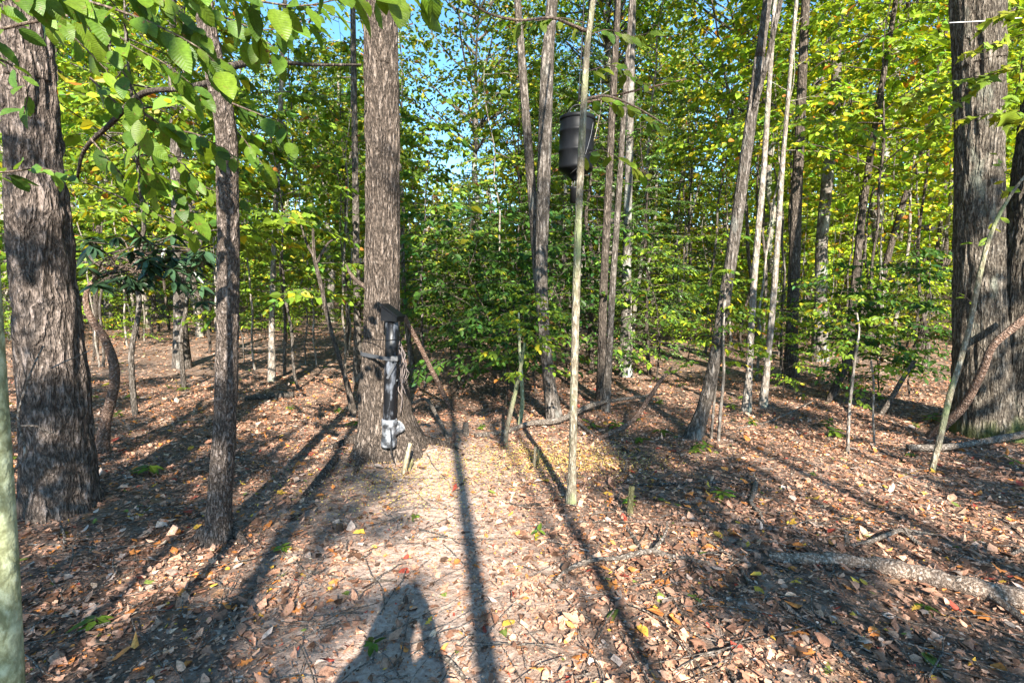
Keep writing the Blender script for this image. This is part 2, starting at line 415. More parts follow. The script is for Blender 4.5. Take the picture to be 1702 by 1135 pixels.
def spray_tree(name, seed, H, cb, rad, nb, leafL, leafW, barkm, leafm=LEAF, step=0.055, r0=0.03, rise=0.35, droop=0.25, yellow=0.12, flat=0.35, lean=0.25, twigs=6, spread=0.35, prof=0.6, lsd=0.22):
    """slender woodland tree with flat layered sprays: meshes trunk, branches, crown"""
    r = np.random.default_rng(seed)
    m = 14
    t = np.linspace(0, 1, m)
    TP = np.stack([np.cumsum(r.normal(0, 0.05, m)) + lean * t ** 1.5 * r.normal(0, 1.0), np.cumsum(r.normal(0, 0.05, m)) + lean * t ** 1.5 * r.normal(0, 1), t * (H + 0.25) - 0.25], -1)
    TP[:, :2] -= TP[0, :2]
    trunk = tube(*catmull(TP, r0 * (1.08 - t), 30), n=7)
    br, LP, LD, LN = [], [], [], []
    for b in range(nb):
        f = (b + r.random()) / nb
        z = cb + (H - cb) * f
        base = np.array([np.interp(z, TP[:, 2], TP[:, k]) for k in range(3)])
        az = b * 2.39996 + r.normal(0, 0.4)
        ln = rad * (0.55 + 0.5 * r.random()) * (1 - prof * f)
        BP = branch_curve(base, az, ln, rise * (-0.2 + 2.2 * r.random()), droop * (0.4 + 1.2 * r.random()), r=r)
        rr = r0 * 0.42 * (1 - 0.5 * f)
        br.append(tube(BP, np.linspace(rr, 0.002, len(BP)), 4))
        runs = [BP[3:]]
        for k in range(twigs):
            tt = 0.25 + 0.7 * (k + r.random()) / twigs
            p = np.array([np.interp(tt, np.linspace(0, 1, len(BP)), BP[:, q]) for q in range(3)])
            a2 = az + (1 if k % 2 else -1) * (0.6 + 0.5 * r.random())
            TW = branch_curve(p, a2, ln * (0.22 + 0.25 * r.random()), 0.15 * r.normal(), droop * 0.8, 5, r)
            br.append(tube(TW, np.linspace(rr * 0.4, 0.0015, 5), 3))
            runs.append(TW)
        for Q in runs:
            seg = np.linalg.norm(np.diff(Q, axis=0), axis=1).sum()
            n = max(3, int(seg / step))
            s = (np.arange(n) + r.random(n) * 0.6) / n
            x = np.linspace(0, 1, len(Q))
            P = np.stack([np.interp(s, x, Q[:, q]) for q in range(3)], -1)
            dirv = unit(Q[-1] - Q[0])
            side = np.cross(dirv, [0, 0, 1.0])
            sg = np.where(np.arange(n) % 2, 1, -1)[:, None]
            D = dirv * 0.7 + side * sg * 0.8 + r.normal(0, 0.22, (n, 3)) + np.array([0, 0, -0.25])
            N = np.array([0, 0, 1.0]) + r.normal(0, flat, (n, 3))
            LP.append(P); LD.append(D); LN.append(N)
    P, D, N = map(np.vstack, (LP, LD, LN))
    n = len(P)
    L = leafL * np.exp(r.normal(0, lsd, n))
    V, Fq = leaves(P, D, N, L, L * leafW / leafL, 0.2, 0.2)
    cols = np.repeat(green_cols(n, r, yellow, spread), 6, 0)
    return dict(trunk=mesh('trunk', *trunk, barkm), branches=mesh('branches', *join(br), barkm), crown=mesh('crown', V, Fq, leafm, False, cols))

def canopy_crown(seed, rad, hgt, ncl, per, leafL=0.15, yellow=0.12, sig=0.5):
    """crown of a tall tree, its origin at the point where the trunk ends below it"""
    r = np.random.default_rng(seed)
    br, LP = [], []
    for k in range(ncl):
        az = k * 2.39996 + r.normal(0, 0.3)
        f = (k + 0.5) / ncl
        rr = rad * math.sqrt(r.random()) * (1 - 0.55 * abs(2 * f - 0.8))
        c = np.array([rr * math.cos(az), rr * math.sin(az), hgt * f])
        p0 = np.array([0, 0, max(-1.2, hgt * f - rr * 0.9)])
        mid = (p0 + c) / 2 + r.normal(0, 0.15, 3)
        Q, w = catmull([p0, mid, c], [0.05, 0.03, 0.008], 7)
        br.append(tube(Q, w, 4))
        LP.append(c + r.normal(0, 1, (per, 3)) * np.array([sig, sig, sig * 0.5]) * (0.7 + 0.6 * r.random()))
    P = np.vstack(LP); n = len(P)
    D = r.normal(0, 1, (n, 3)) * np.array([1, 1, 0.5]) + np.array([0, 0, -0.3]); N = np.array([0, 0, 1.0]) + r.normal(0, 0.6, (n, 3))
    L = leafL * np.exp(r.normal(0, 0.25, n))
    V, Fq = leaves(P, D, N, L, L * 0.55, 0.2, 0.2)
    return mesh('crown', V, Fq, LEAF, False, np.repeat(green_cols(n, r, yellow), 6, 0)), mesh('limbs', *join(br), BARK_GREY)

# ------------------------------------------------------------------ prototypes
UK = dict(step=0.05, twigs=8, flat=0.75, lsd=0.38)
US = [spray_tree('u', 21, 6.0, 1.5, 2.3, 26, 0.12, 0.065, BARK_GREY, yellow=0.10, **UK),
      spray_tree('u', 22, 5.0, 1.2, 2.0, 24, 0.115, 0.065, BARK_SMOOTH, yellow=0.18, **UK),
      spray_tree('u', 23, 7.5, 2.0, 2.5, 30, 0.12, 0.07, BARK_GREY, yellow=0.12, r0=0.04, **UK),
      spray_tree('u', 24, 4.2, 0.9, 1.8, 22, 0.11, 0.06, BARK_DARK, yellow=0.06, **UK),
      spray_tree('u', 25, 6.5, 1.8, 2.5, 28, 0.12, 0.08, BARK_SMOOTH, yellow=0.16, **UK),
      spray_tree('u', 26, 7.2, 3.2, 2.6, 26, 0.09, 0.065, BARK_DARK, yellow=0.14, step=0.042, twigs=9, flat=0.6, lsd=0.3)]
POLE = [spray_tree('p', 31, 5.2, 3.2, 1.1, 9, 0.085, 0.05, BARK_PALE, r0=0.022, twigs=4),
        spray_tree('p', 32, 3.6, 2.2, 0.8, 7, 0.08, 0.045, BARK_SMOOTH, r0=0.016, twigs=4),
        spray_tree('p', 33, 6.5, 4.2, 1.3, 9, 0.085, 0.05, BARK_GREY, r0=0.03, twigs=4)]
TALL = [spray_tree('t', 35, 10.5, 5.5, 1.6, 14, 0.11, 0.06, BARK_PALE, r0=0.06, twigs=6, yellow=0.2, lean=0.5), spray_tree('t', 36, 9.5, 5.0, 1.5, 14, 0.11, 0.06, BARK_DARK, r0=0.055, twigs=6, lean=0.7), spray_tree('t', 37, 11.0, 6.5, 1.6, 12, 0.11, 0.06, BARK_GREY, r0=0.05, twigs=6, yellow=0.2, lean=0.9)]
SHR = [spray_tree('s', 41, 1.9, 0.35, 1.1, 18, 0.075, 0.04, BARK_DARK, r0=0.015, step=0.04, prof=0.3, yellow=0.06),
       spray_tree('s', 42, 1.3, 0.25, 0.8, 14, 0.07, 0.04, BARK_TWIG, r0=0.012, step=0.045, prof=0.3, yellow=0.10)]
HEM = spray_tree('h', 51, 7.0, 0.7, 2.0, 60, 0.055, 0.013, BARK_DARK, LEAF_GLOSSY, step=0.012, r0=0.055, rise=0.05, droop=0.3, yellow=0.0, twigs=9, flat=0.5, prof=0.7, spread=0.4)
CAN = [canopy_crown(61 + k, 3.2 + 0.4 * k, 7.0 + k, 50 + 6 * k, 110, yellow=0.08 + 0.06 * k) for k in range(4)]

def plant(proto, name, label, cat, x, y, rot, sc, color, group, parts=('trunk', 'branches', 'crown'), z=None):
    t = thing(name, (x, y, float(gz(x, y)) if z is None else z), label, cat, group, (0, 0, rot), sc)
    for p in parts:
        o = obj(p, proto[p], t, color=color)
        if p != 'trunk': o['kind'] = 'stuff'
    return t

def tall_tree(name, label, pts, barkm, group=None, n=10, top=9.0, detail=None, crown=None, ccol=(1, 1, 1), cscale=1.0, rings=60, cat='tree', root_flare=1.35, seed=0):
    """trunk through photo points (x, y, width px) at the depth where its foot stands; goes on above the frame to z = top"""
    p0 = gp(pts[0][0], pts[0][1])
    Y = p0.y
    P, W = [], []
    for q in pts:
        yy = Y + (q[3] if len(q) > 3 else 0)
        v = at(q[0], q[1], yy); P.append(np.array(v)); W.append(q[2] / 2 * yy / F * wd(q[0]))
    if P[-1][2] < top:
        d = P[-1] - P[-2]; d /= max(d[2], 1e-3)
        d[:2] = np.clip(d[:2], -0.3, 0.3)
        P.append(P[-1] + d * (top - P[-1][2])); W.append(W[-1] * 0.6)
    P.insert(0, P[0] + np.array([0, 0, -0.25])); W[0] *= root_flare if detail is None else 1; W.insert(0, W[0] * 1.15)
    base = np.array([p0.x, p0.y, p0.z])
    Q, w = catmull(np.array(P) - base, W, rings)
    V, Fq = tube(Q, w, n)
    if detail:
        amp, kx, kz = detail
        nv = V.reshape(rings, n, 3); c = Q[:, None, :]
        rad = nv - c
        th = np.arange(n) * 2 * math.pi / n
        circ = np.median(w)
        pz = np.cumsum(np.concatenate([[0], np.linalg.norm(np.diff(Q, axis=0), axis=1)]))
        co = np.stack(np.broadcast_arrays(np.cos(th)[None] * circ * kx, np.sin(th)[None] * circ * kx, pz[:, None] * kz), -1)
        co = co + 0.6 * (vnoise(co * 0.7 + 9, seed + 3)[..., None] - 0.5)
        a = 1 - np.abs(2 * vnoise(co, seed + 1) - 1) * 1.6
        b = vnoise(co * np.array([2.3, 2.3, 3.0]), seed + 2) - 0.5
        lump = vnoise(co * 0.12 + 4, seed + 5) - 0.5
        h = amp * (np.clip(a, -0.6, 0.8) - 0.3 + 0.7 * b) + 0.06 * circ * lump * 2
        if root_flare > 1.4:
            lob = np.maximum(0, np.cos(th * 4 + seed))[None] * np.exp(-np.maximum(pz - 0.25, 0) / 0.22)[:, None]
            h = h + lob * circ * (root_flare - 1.0)
        nv = nv + rad / np.maximum(np.linalg.norm(rad, axis=-1, keepdims=True), 1e-6) * h[..., None]
        V = nv.reshape(-1, 3)
    t = thing(name, base, label, cat, group)
    obj('trunk', mesh('trunk', V, Fq, barkm), t)
    if crown is not None:
        for nm, me in zip(('crown', 'limbs'), CAN[crown]):
            o = obj(nm, me, t, loc=Q[-1] - np.array([0, 0, 0.8]), rot=(0, 0, seed * 1.3), scale=cscale, color=ccol)
            o['kind'] = 'stuff'
    return t, base, Y

def limb(tree, base, pts, Y, barkm, n=8, name='limb', cap=True, m=24):
    """pts: (x, y, width px, depth offset)"""
    if name == 'root':
        P = [np.array(gp(q[0], q[1])) - base + np.array([0, 0, 0.06 if i == 0 else q[2] * 0.0008]) for i, q in enumerate(pts)]
    else:
        P = [np.array(at(q[0], q[1], Y + (q[3] if len(q) > 3 else 0))) - base for q in pts]
    W = [q[2] / 2 * Y / F * wd(q[0]) for q in pts]
    Q, w = catmull(P, W, m)
    V, Fq = tube(Q, w, n, cap)
    return obj(name, mesh(name, V, Fq, barkm), tree)

# ------------------------------------------------------------------ main trees
tr, b, Y = tall_tree('oak_tree', 'massive dark rough-barked trunk at the far left edge',
    [(102, 842, 148), (99, 800, 132), (94, 700, 122), (82, 560, 112), (71, 440, 103), (62, 320, 97), (54, 220, 90), (46, 100, 84), (38, 0, 78)],
    BARK_OAK, n=120, rings=340, detail=(0.030, 24, 4.0), crown=0, top=8.5, root_flare=1.2, seed=1, cscale=0.8)
tr2, b2, Y2 = tall_tree('young_tree', 'slim straight trunk with finely ridged bark beside the massive dark trunk',
    [(362, 897, 66), (364, 870, 48), (366, 820, 43), (374, 700, 39), (378, 560, 37), (380, 420, 37), (378, 300, 36), (376, 220, 35), (364, 150, 35), (348, 70, 33), (338, 0, 31)],
    BARK_CHEST, n=72, rings=300, detail=(0.006, 70, 18), crown=1, top=6.5, seed=2, ccol=(1.0, 1.05, 1), cscale=0.55)
limb(tr2, b2, [(378, 112, 14, 0.0), (440, 102, 11, 0.5), (520, 108, 7, 0.9), (600, 108, 5, 1.3)], Y2, BARK_DARK)
limb(tr2, b2, [(366, 135, 14, 0.0), (300, 148, 12, 0.5), (235, 157, 15, 0.9), (185, 205, 14, 1.2), (140, 250, 12, 1.5), (128, 300, 8, 1.7)], Y2, BARK_DARK)
for q in [[(342, 893, 20, -0.05), (320, 902, 13, -0.1), (296, 912, 4, -0.16)], [(385, 888, 20, -0.06), (408, 905, 12, -0.12), (428, 914, 4, -0.18)]]:
    limb(tr2, b2, q, Y2, BARK_CHEST, name='root')
tr3, b3, Y3 = tall_tree('feeder_tree', 'tall straight trunk with flared mossy foot behind the upright pipe feeder',
    [(648, 744, 128), (645, 718, 106), (641, 690, 92), (638, 650, 86), (636, 610, 72), (635, 560, 61), (635, 480, 57), (636, 380, 56), (636, 240, 55), (634, 120, 54), (632, 0, 52)],
    BARK_FEED, n=96, rings=320, detail=(0.016, 34, 3.5), crown=2, top=9.0, root_flare=1.5, seed=3, cscale=0.8)
for q in [[(672, 738, 28), (704, 736, 22), (734, 739, 14), (768, 750, 5)], [(620, 738, 28), (580, 738, 22), (530, 752, 8)],
          [(628, 748, 30), (602, 766, 18), (588, 790, 6)], [(560, 770, 10, 0), (530, 800, 14, -0.1), (500, 830, 6, -0.25)]]:
    limb(tr3, b3, q, Y3, BARK_FEED, name='root')
limb(tr3, b3, [(612, 480, 10, 0.1), (594, 468, 8, 0.1), (582, 454, 6, 0.1), (576, 440, 3, 0.1)], Y3, BARK_TWIG)
tr4, b4, Y4 = tall_tree('twin_oak', 'massive furrowed double trunk with mossy foot at the far right edge',
    [(1640, 722, 140), (1634, 690, 112), (1630, 600, 94), (1627, 480, 84), (1627, 360, 80), (1628, 240, 79), (1627, 120, 82), (1624, 0, 88)],
    BARK_RIGHT, n=110, rings=320, detail=(0.026, 25, 3.5), crown=3, top=9.5, root_flare=1.25, seed=4, cscale=0.8, ccol=(1.3, 1.2, 1))
def second_stem():
    P = [np.array(at(*q[:2], Y4 + 0.02)) - b4 for q in [(1694, 745), (1694, 722), (1698, 680), (1704, 600), (1714, 500), (1726, 400), (1740, 300), (1760, 150), (1780, 0), (1805, -200)]]
    W = np.array([240, 215, 175, 140, 128, 122, 118, 114, 108, 90]) / 2 * Y4 / F * wd(1690)
    Q, w = catmull(P, W, 280)
    n = 104
    V, Fq = tube(Q, w, n)
    nv = V.reshape(280, n, 3); rad = nv - Q[:, None, :]
    th = np.arange(n) * 2 * math.pi / n
    pz = np.linspace(0, 6.5, 280)
    co = np.stack(np.broadcast_arrays(np.cos(th)[None] * 0.27 * 26, np.sin(th)[None] * 0.27 * 26, pz[:, None] * 4), -1)
    a = 1 - np.abs(2 * vnoise(co + 0.6 * vnoise(co * 0.7, 8)[..., None], 31) - 1) * 1.6
    h = 0.026 * (np.clip(a, -0.6, 0.8) - 0.3 + 0.7 * vnoise(co * 2.4, 32) - 0.35)
    nv = nv + unit(rad) * h[..., None]
    obj('trunk', mesh('trunk', nv.reshape(-1, 3), Fq, BARK_RIGHT), tr4)
second_stem()

tr5, b5, Y5 = tall_tree('sapling_pole', 'thin pale lichen-spotted sapling standing in front of the hanging drum',
    [(949, 838, 16), (951, 780, 14), (954, 640, 13), (958, 480, 13), (961, 380, 12), (965, 280, 12), (970, 180, 11), (976, 80, 10), (986, 0, 9)], BARK_POLE, n=14, top=5.5, seed=5)
limb(tr5, b5, [(974, 52, 6, 0), (945, 40, 5, -0.1), (915, 30, 4, -0.2), (860, 34, 4, -0.3), (810, 22, 3, -0.4), (780, 0, 2, -0.45)], Y5, BARK_TWIG)
limb(tr5, b5, [(972, 165, 5, 0), (1010, 160, 4, 0.1), (1060, 180, 3, 0.2), (1110, 210, 2, 0.25)], Y5, BARK_TWIG)
limb(tr5, b5, [(968, 172, 5, 0), (1000, 165, 4, 0.4), (1060, 150, 4, 0.6), (1140, 132, 3, 0.8)], Y5, DEAD_RED)

MAIN = [
 ('maple_tree', 'leaning dark-footed grey trunk forking near the top, right of the hanging drum', [(1152, 728, 29), (1166, 690, 24), (1186, 610, 22), (1204, 500, 21), (1220, 400, 20), (1234, 300, 20), (1248, 200, 19), (1262, 100, 18), (1276, 0, 15)], BARK_GREY, 24, 1, (1.3, 1.2, 1)),
 ('poplar_tree', 'pale lichened trunk rising behind the left side of the hanging drum', [(922, 698, 24), (914, 640, 20), (905, 560, 19), (900, 450, 20), (903, 330, 22), (906, 220, 22), (910, 100, 21), (918, 0, 18)], BARK_GREY, 18, None, (0.9, 1, 1)),
 ('poplar_tree', 'slim bent trunk close left of the pale lichened trunk by the drum', [(915, 690, 14), (903, 560, 14), (893, 450, 15), (885, 330, 15), (876, 220, 14), (868, 110, 13), (860, 0, 11)], BARK_GREY, 14, None, (1, 1, 1)),
 ('maple_tree', 'slender grey trunk a little right of the hanging drum', [(1006, 684, 14), (1012, 600, 12), (1018, 480, 11), (1028, 330, 10), (1036, 200, 9), (1044, 80, 8), (1050, 0, 8)], BARK_GREY, 12, None, (1, 1, 1)),
 ('maple_tree', 'white-grey mottled straight trunk just right of the leaning grey trunk', [(1240, 686, 15), (1245, 620, 12), (1250, 520, 11), (1257, 420, 11), (1268, 300, 10), (1276, 180, 9), (1284, 60, 8)], BARK_PALE, 14, None, (1.3, 1.2, 1)),
 ('maple_tree', 'light tan trunk second to the right of the leaning grey trunk', [(1268, 676, 13), (1276, 600, 11), (1285, 500, 11), (1293, 390, 10), (1300, 280, 9), (1312, 140, 7)], BARK_PALE, 14, None, (1.3, 1.2, 1)),
 ('oak_tree', 'dark double-looking trunk in the yellow-green thicket right of centre', [(1314, 628, 24), (1316, 560, 21), (1320, 450, 20), (1324, 330, 19), (1330, 200, 17)], BARK_DARK, 14, 2, (1.4, 1.25, 1)),
 ('poplar_tree', 'tall grey white-patched trunk in the thicket between dark trunk and twin trunk', [(1362, 600, 26), (1364, 500, 22), (1366, 400, 21), (1376, 290, 20), (1388, 170, 18), (1392, 60, 16)], BARK_SMOOTH, 14, 3, (1.5, 1.3, 1)),
 ('maple_tree', 'dark trunk leaning right above the evergreen shrub left of the twin trunk', [(1408, 622, 17), (1414, 540, 15), (1424, 440, 14), (1434, 350, 13), (1448, 250, 12), (1466, 140, 10)], BARK_DARK, 12, None, (1.4, 1.25, 1)),
 ('maple_tree', 'dark slanting trunk crossing the thicket left of the twin trunk', [(1440, 592, 14), (1458, 500, 13), (1478, 420, 12), (1500, 340, 11), (1525, 270, 9), (1545, 180, 7)], BARK_DARK, 12, None, (1.4, 1.25, 1)),
 ('maple_tree', 'crooked forked dark stem standing just left of the twin trunk', [(1530, 580, 14), (1540, 510, 13), (1556, 460, 12), (1570, 425, 11), (1574, 390, 6)], BARK_DARK, 12, None, None),
 ('dogwood_tree', 'thin dark stem curving up left of the upright pipe feeder', [(588, 690, 11), (572, 620, 9), (550, 550, 8), (535, 480, 8), (523, 430, 7), (520, 380, 4)], BARK_DARK, 10, None, None),
 ('birch_tree', 'thin white-patched trunk halfway between slim ridged trunk and feeder tree', [(452, 634, 12), (452, 540, 10), (455, 420, 9), (460, 300, 9), (466, 180, 8), (470, 80, 7)], BARK_PALE, 10, None, (1, 1, 1)),
 ('birch_tree', 'grey trunk just left of the feeder tree', [(594, 634, 14), (594, 540, 13), (592, 400, 12), (590, 260, 11), (588, 120, 10)], BARK_GREY, 10, None, (1, 1, 1)),
 ('hickory_tree', 'brown bark trunk in the left distance behind the low evergreen leaves', [(303, 612, 28), (300, 540, 24), (298, 440, 22), (294, 330, 20), (290, 200, 18)], BARK_GREY, 12, 2, (1, 1, 1)),
 ('hickory_tree', 'dark trunk in shade right of the slender grey trunk and drum', [(1000, 664, 17), (1000, 600, 15), (1003, 480, 14), (1008, 380, 13)], BARK_DARK, 12, None, (1, 1, 1)),
 ('beech_tree', 'grey-white trunk far off between the drum and the leaning grey trunk', [(1040, 625, 20), (1040, 540, 17), (1042, 420, 15), (1046, 250, 13)], BARK_SMOOTH, 12, 0, (1, 1, 1)),
 ('beech_tree', 'thin grey stem beside the right side of the feeder tree', [(690, 640, 10), (680, 570, 9), (672, 500, 8), (670, 430, 7), (668, 380, 5)], BARK_GREY, 10, None, None),
]
for k, (nm, lab, pts, bm, n, cr, cc) in enumerate(MAIN):
    t, bb, YY = tall_tree(nm, lab, pts, bm, n=n, crown=cr, ccol=cc or (1, 1, 1), seed=10 + k, top=(9.5 if cc else 0.1), cscale=0.8, rings=70, root_flare=1.3)
    if k == 0:
        limb(t, bb, [(1247, 205, 10, 0), (1262, 150, 10, -0.1), (1278, 90, 9, -0.2), (1298, 0, 8, -0.3), (1318, -80, 6, -0.4)], YY, BARK_GREY)
    if k == 10:
        limb(t, bb, [(1556, 462, 10, 0), (1572, 440, 10, 0), (1588, 412, 9, 0.1), (1600, 380, 6, 0.2), (1606, 330, 3, 0.2)], YY, BARK_DARK)
    if k == 11:
        limb(t, bb, [(524, 432, 6, 0), (508, 400, 4, 0), (500, 372, 2, 0.1)], YY, BARK_DARK)
        limb(t, bb, [(526, 438, 6, 0), (545, 405, 4, 0), (562, 395, 2, 0.1)], YY, BARK_DARK)

# very near pale trunk at the left border
t, bb, YY = tall_tree('beech_sapling', 'pale green lichen-covered stem cut by the left border, nearest of all',
    [(16, 1320, 66), (14, 1135, 62), (6, 900, 52), (-4, 700, 44), (-14, 520, 40), (-20, 380, 34), (-24, 300, 30)], BARK_LICHEN, n=28, rings=90, top=3.2, seed=40)

# twisted rhododendron stem and its leaves, left
tr, b, Y = tall_tree('rhododendron', 'twisted brown stem with long dark drooping leaves right of the massive left trunk',
    [(170, 752, 22), (176, 700, 20), (190, 640, 19), (188, 600, 18), (172, 560, 16), (152, 530, 14), (143, 505, 12), (146, 480, 9), (165, 455, 7)], DEAD_RED, n=12, rings=70, top=0.1, seed=41)
def rhodo_leaves(tree, base, centers, Y, seed, L=0.15, per=9):
    r = np.random.default_rng(seed)
    tw, LP, LD, LN = [], [], [], []
    for (x, y, x0, y0) in centers:
        c = np.array(at(x, y, Y + r.uniform(-0.3, 0.6))) - base
        c0 = np.array(at(x0, y0, Y + 0.1)) - base
        Q, w = catmull([c0, (c + c0) / 2 + r.normal(0, 0.06, 3), c], [0.008, 0.006, 0.004], 8)
        tw.append(tube(Q, w, 4))
        for k in range(per):
            a = k * 2.4 + r.random()
            LP.append(c); LD.append([math.cos(a), math.sin(a), -0.45 + 0.4 * r.normal()]); LN.append([0.3 * r.normal(), -0.3 + 0.3 * r.normal(), 1])
    P, D, N = map(np.array, (LP, LD, LN)); n = len(P)
    V, Fq = leaves(P, D, N, L * np.exp(r.normal(0, 0.15, n)), L * 0.33, 0.2, 0.2)
    cols = np.repeat(np.array([[0.030, 0.062, 0.028]]) * np.exp(r.normal(0, 0.3, (n, 1))), 6, 0)
    o = obj('branches', mesh('branches', *join(tw), BARK_TWIG), tree); o['kind'] = 'stuff'
    o = obj('foliage', mesh('foliage', V, Fq, LEAF_GLOSSY, True, cols), tree, color=(1, 1, 1)); o['kind'] = 'stuff'
r = np.random.default_rng(5)
rhodo_leaves(tr, b, [(r.uniform(140, 350), 390 + r.uniform(0, 130) * (0.5 + 0.5 * r.random()), 200 + r.uniform(-40, 50), 440 + r.uniform(-20, 20)) for _ in range(46)], Y, 6)

# ------------------------------------------------------------------ understory
ZONES = [(-9999, 340, 'left of slim ridged trunk'), (340, 600, 'left of feeder tree'), (600, 900, 'right of feeder tree'),
         (900, 1180, 'around the hanging drum'), (1180, 1580, 'left of twin trunk'), (1580, 9999, 'beyond twin trunk')]
def zone(px):
    return [q for a, bq, q in ZONES if a <= px < bq][0]
ORD = ['first', 'second', 'third', 'fourth', 'fifth', 'sixth', 'seventh', 'eighth', 'ninth', 'tenth', 'eleventh', 'twelfth', 'thirteenth', 'fourteenth', 'fifteenth', 'sixteenth', 'seventeenth', 'eighteenth', 'nineteenth', 'twentieth', 'twenty-first', 'twenty-second', 'twenty-third', 'twenty-fourth', 'twenty-fifth', 'twenty-sixth', 'twenty-seventh']
ROWS = {}
def row(t, px, what, where):
    """note a thing of a row; its place in the row goes into its label once all are known"""
    ROWS.setdefault((what, where), []).append((px, t))
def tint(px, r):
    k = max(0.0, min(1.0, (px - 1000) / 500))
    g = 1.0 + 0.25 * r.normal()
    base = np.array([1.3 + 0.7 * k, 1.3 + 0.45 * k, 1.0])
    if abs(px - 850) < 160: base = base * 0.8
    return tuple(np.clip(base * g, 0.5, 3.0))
r = np.random.default_rng(77)
def scatter(n, d0, d1, protos, name, kindword, cat, s0, s1, xmin=-250, xmax=1950, keep=None, pw=1.0):
    for k in range(n):
        px = xmin + (xmax - xmin) * ((k * 0.61803) % 1.0) + r.normal(0, 25)
        d = d0 + (d1 - d0) * r.random() ** pw
        if keep and not keep(px, d): continue
        x = (px - CX) / F * d
        q = int(r.integers(len(protos)))
        gap_ = (protos is US or protos is TALL) and (370 < px < 500 or 670 < px < 850 or 1140 < px < 1230)
        if gap_ and protos is TALL and r.random() < 0.75: continue
        near = 'close by' if d < 11 else ('farther back' if d < 18 else 'far back')
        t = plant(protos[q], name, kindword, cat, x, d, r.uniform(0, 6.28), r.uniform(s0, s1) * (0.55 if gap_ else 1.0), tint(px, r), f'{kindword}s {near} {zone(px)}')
        row(t, px, kindword, f'{near} {zone(px)}')
scatter(30, 10, 16, US, 'understory_tree', 'layered leafy understory tree', 'tree', 0.75, 1.1, keep=lambda px, d: not (330 < px < 560 and d < 11) and not (930 < px < 1600 and d < 14.5))
scatter(72, 16, 32, US, 'understory_tree', 'layered leafy understory tree', 'tree', 1.0, 1.7)
scatter(80, 11, 32, TALL, 'pole_tree', 'tall thin-trunked pole tree', 'tree', 0.8, 1.4)
scatter(90, 8.0, 20, POLE, 'sapling', 'thin bare-stemmed pole sapling', 'sapling', 0.8, 1.25)
scatter(30, 8.5, 17, SHR, 'shrub', 'low leafy undergrowth shrub', 'shrub', 0.7, 1.3, keep=lambda px, d: not (150 < px < 600 and d < 13))
scatter(110, 13, 30, SHR, 'ground_shrub', 'low green bush', 'shrub', 0.6, 1.2)
# dark thicket in the middle
for (px, d, s, pr) in [(760, 7.8, 1.1, 0), (820, 7.4, 1.3, 0), (890, 7.8, 1.25, 0), (850, 9.0, 1.6, 0), (780, 9.2, 1.5, 0), (940, 8.6, 1.3, 0), (1400, 7.6, 1.0, 0), (1460, 7.9, 1.1, 0), (1520, 7.4, 1.0, 0)]:
    t = plant(SHR[pr], 'evergreen_shrub', 'dark bushy shrub', 'shrub', (px - CX) / F * d, d, r.uniform(0, 6), s * 1.0, (0.42, 0.62, 0.85), f'dark shrubs {zone(px)}')
    row(t, px, 'dense dark bushy shrub', zone(px))
for (px, d, s, lab) in [(1085, 9.4, 0.7, 'feathery dark hemlock with drooping boughs right of the hanging drum'), (990, 9.6, 0.95, 'feathery hemlock standing behind the hanging drum'), (1150, 15.0, 1.0, 'feathery hemlock behind the leaning grey trunk'), (800, 11.5, 0.6, 'feathery hemlock behind the dark thicket right of the feeder tree')]:
    plant(HEM, 'hemlock_tree', lab, 'tree', (px - CX) / F * d, d, r.uniform(0, 6), s, (0.55, 0.72, 0.9), None)
for (px, d, q, s_, c, lab) in [(840, 6.8, 3, 0.48, (0.45, 0.65, 0.85), 'low dark layered beech in front of the thicket left of the pale sapling pole'), 
                         (1470, 7.4, 3, 0.36, (1.0, 1.1, 1), 'low green layered shrub tree left of the twin trunk'),
                         (1310, 7.4, 3, 0.34, (1.5, 1.5, 1), 'low bright green layered shrub tree right of the light tan trunk'),
                         (215, 6.2, 2, 0.85, (1.35, 1.3, 1), 'leafy beech filling the gap between massive left trunk and slim trunk'), (500, 7.8, 0, 0.8, (1.1, 1.15, 1), 'leafy beech between slim ridged trunk and feeder tree'), (300, 8.0, 2, 0.9, (1.2, 1.15, 1), 'leafy beech behind the slim ridged trunk'),
                         (705, 8.2, 2, 0.6, (0.9, 1.0, 1), 'leafy beech just right of the feeder tree top')]:
    plant(US[q], 'beech_tree', lab, 'tree', (px - CX) / F * d, d, r.uniform(0, 6), s_, c, None)
# bright maples hanging into the upper right
for (px, d, q, s) in [(1420, 8.6, 5, 1.0), (1530, 9.6, 5, 1.1), (1330, 10.5, 5, 1.15), (1690, 8.2, 5, 1.0), (1240, 12.5, 5, 1.2)]:
    t = plant(US[q], 'maple_tree', 'bright yellow-green maple', 'tree', (px - CX) / F * d, d, r.uniform(0, 6), s, (1.6, 1.55, 1.0), f'bright yellow-green maples {zone(px)}')
    row(t, px, 'bright yellow-green maple', zone(px))
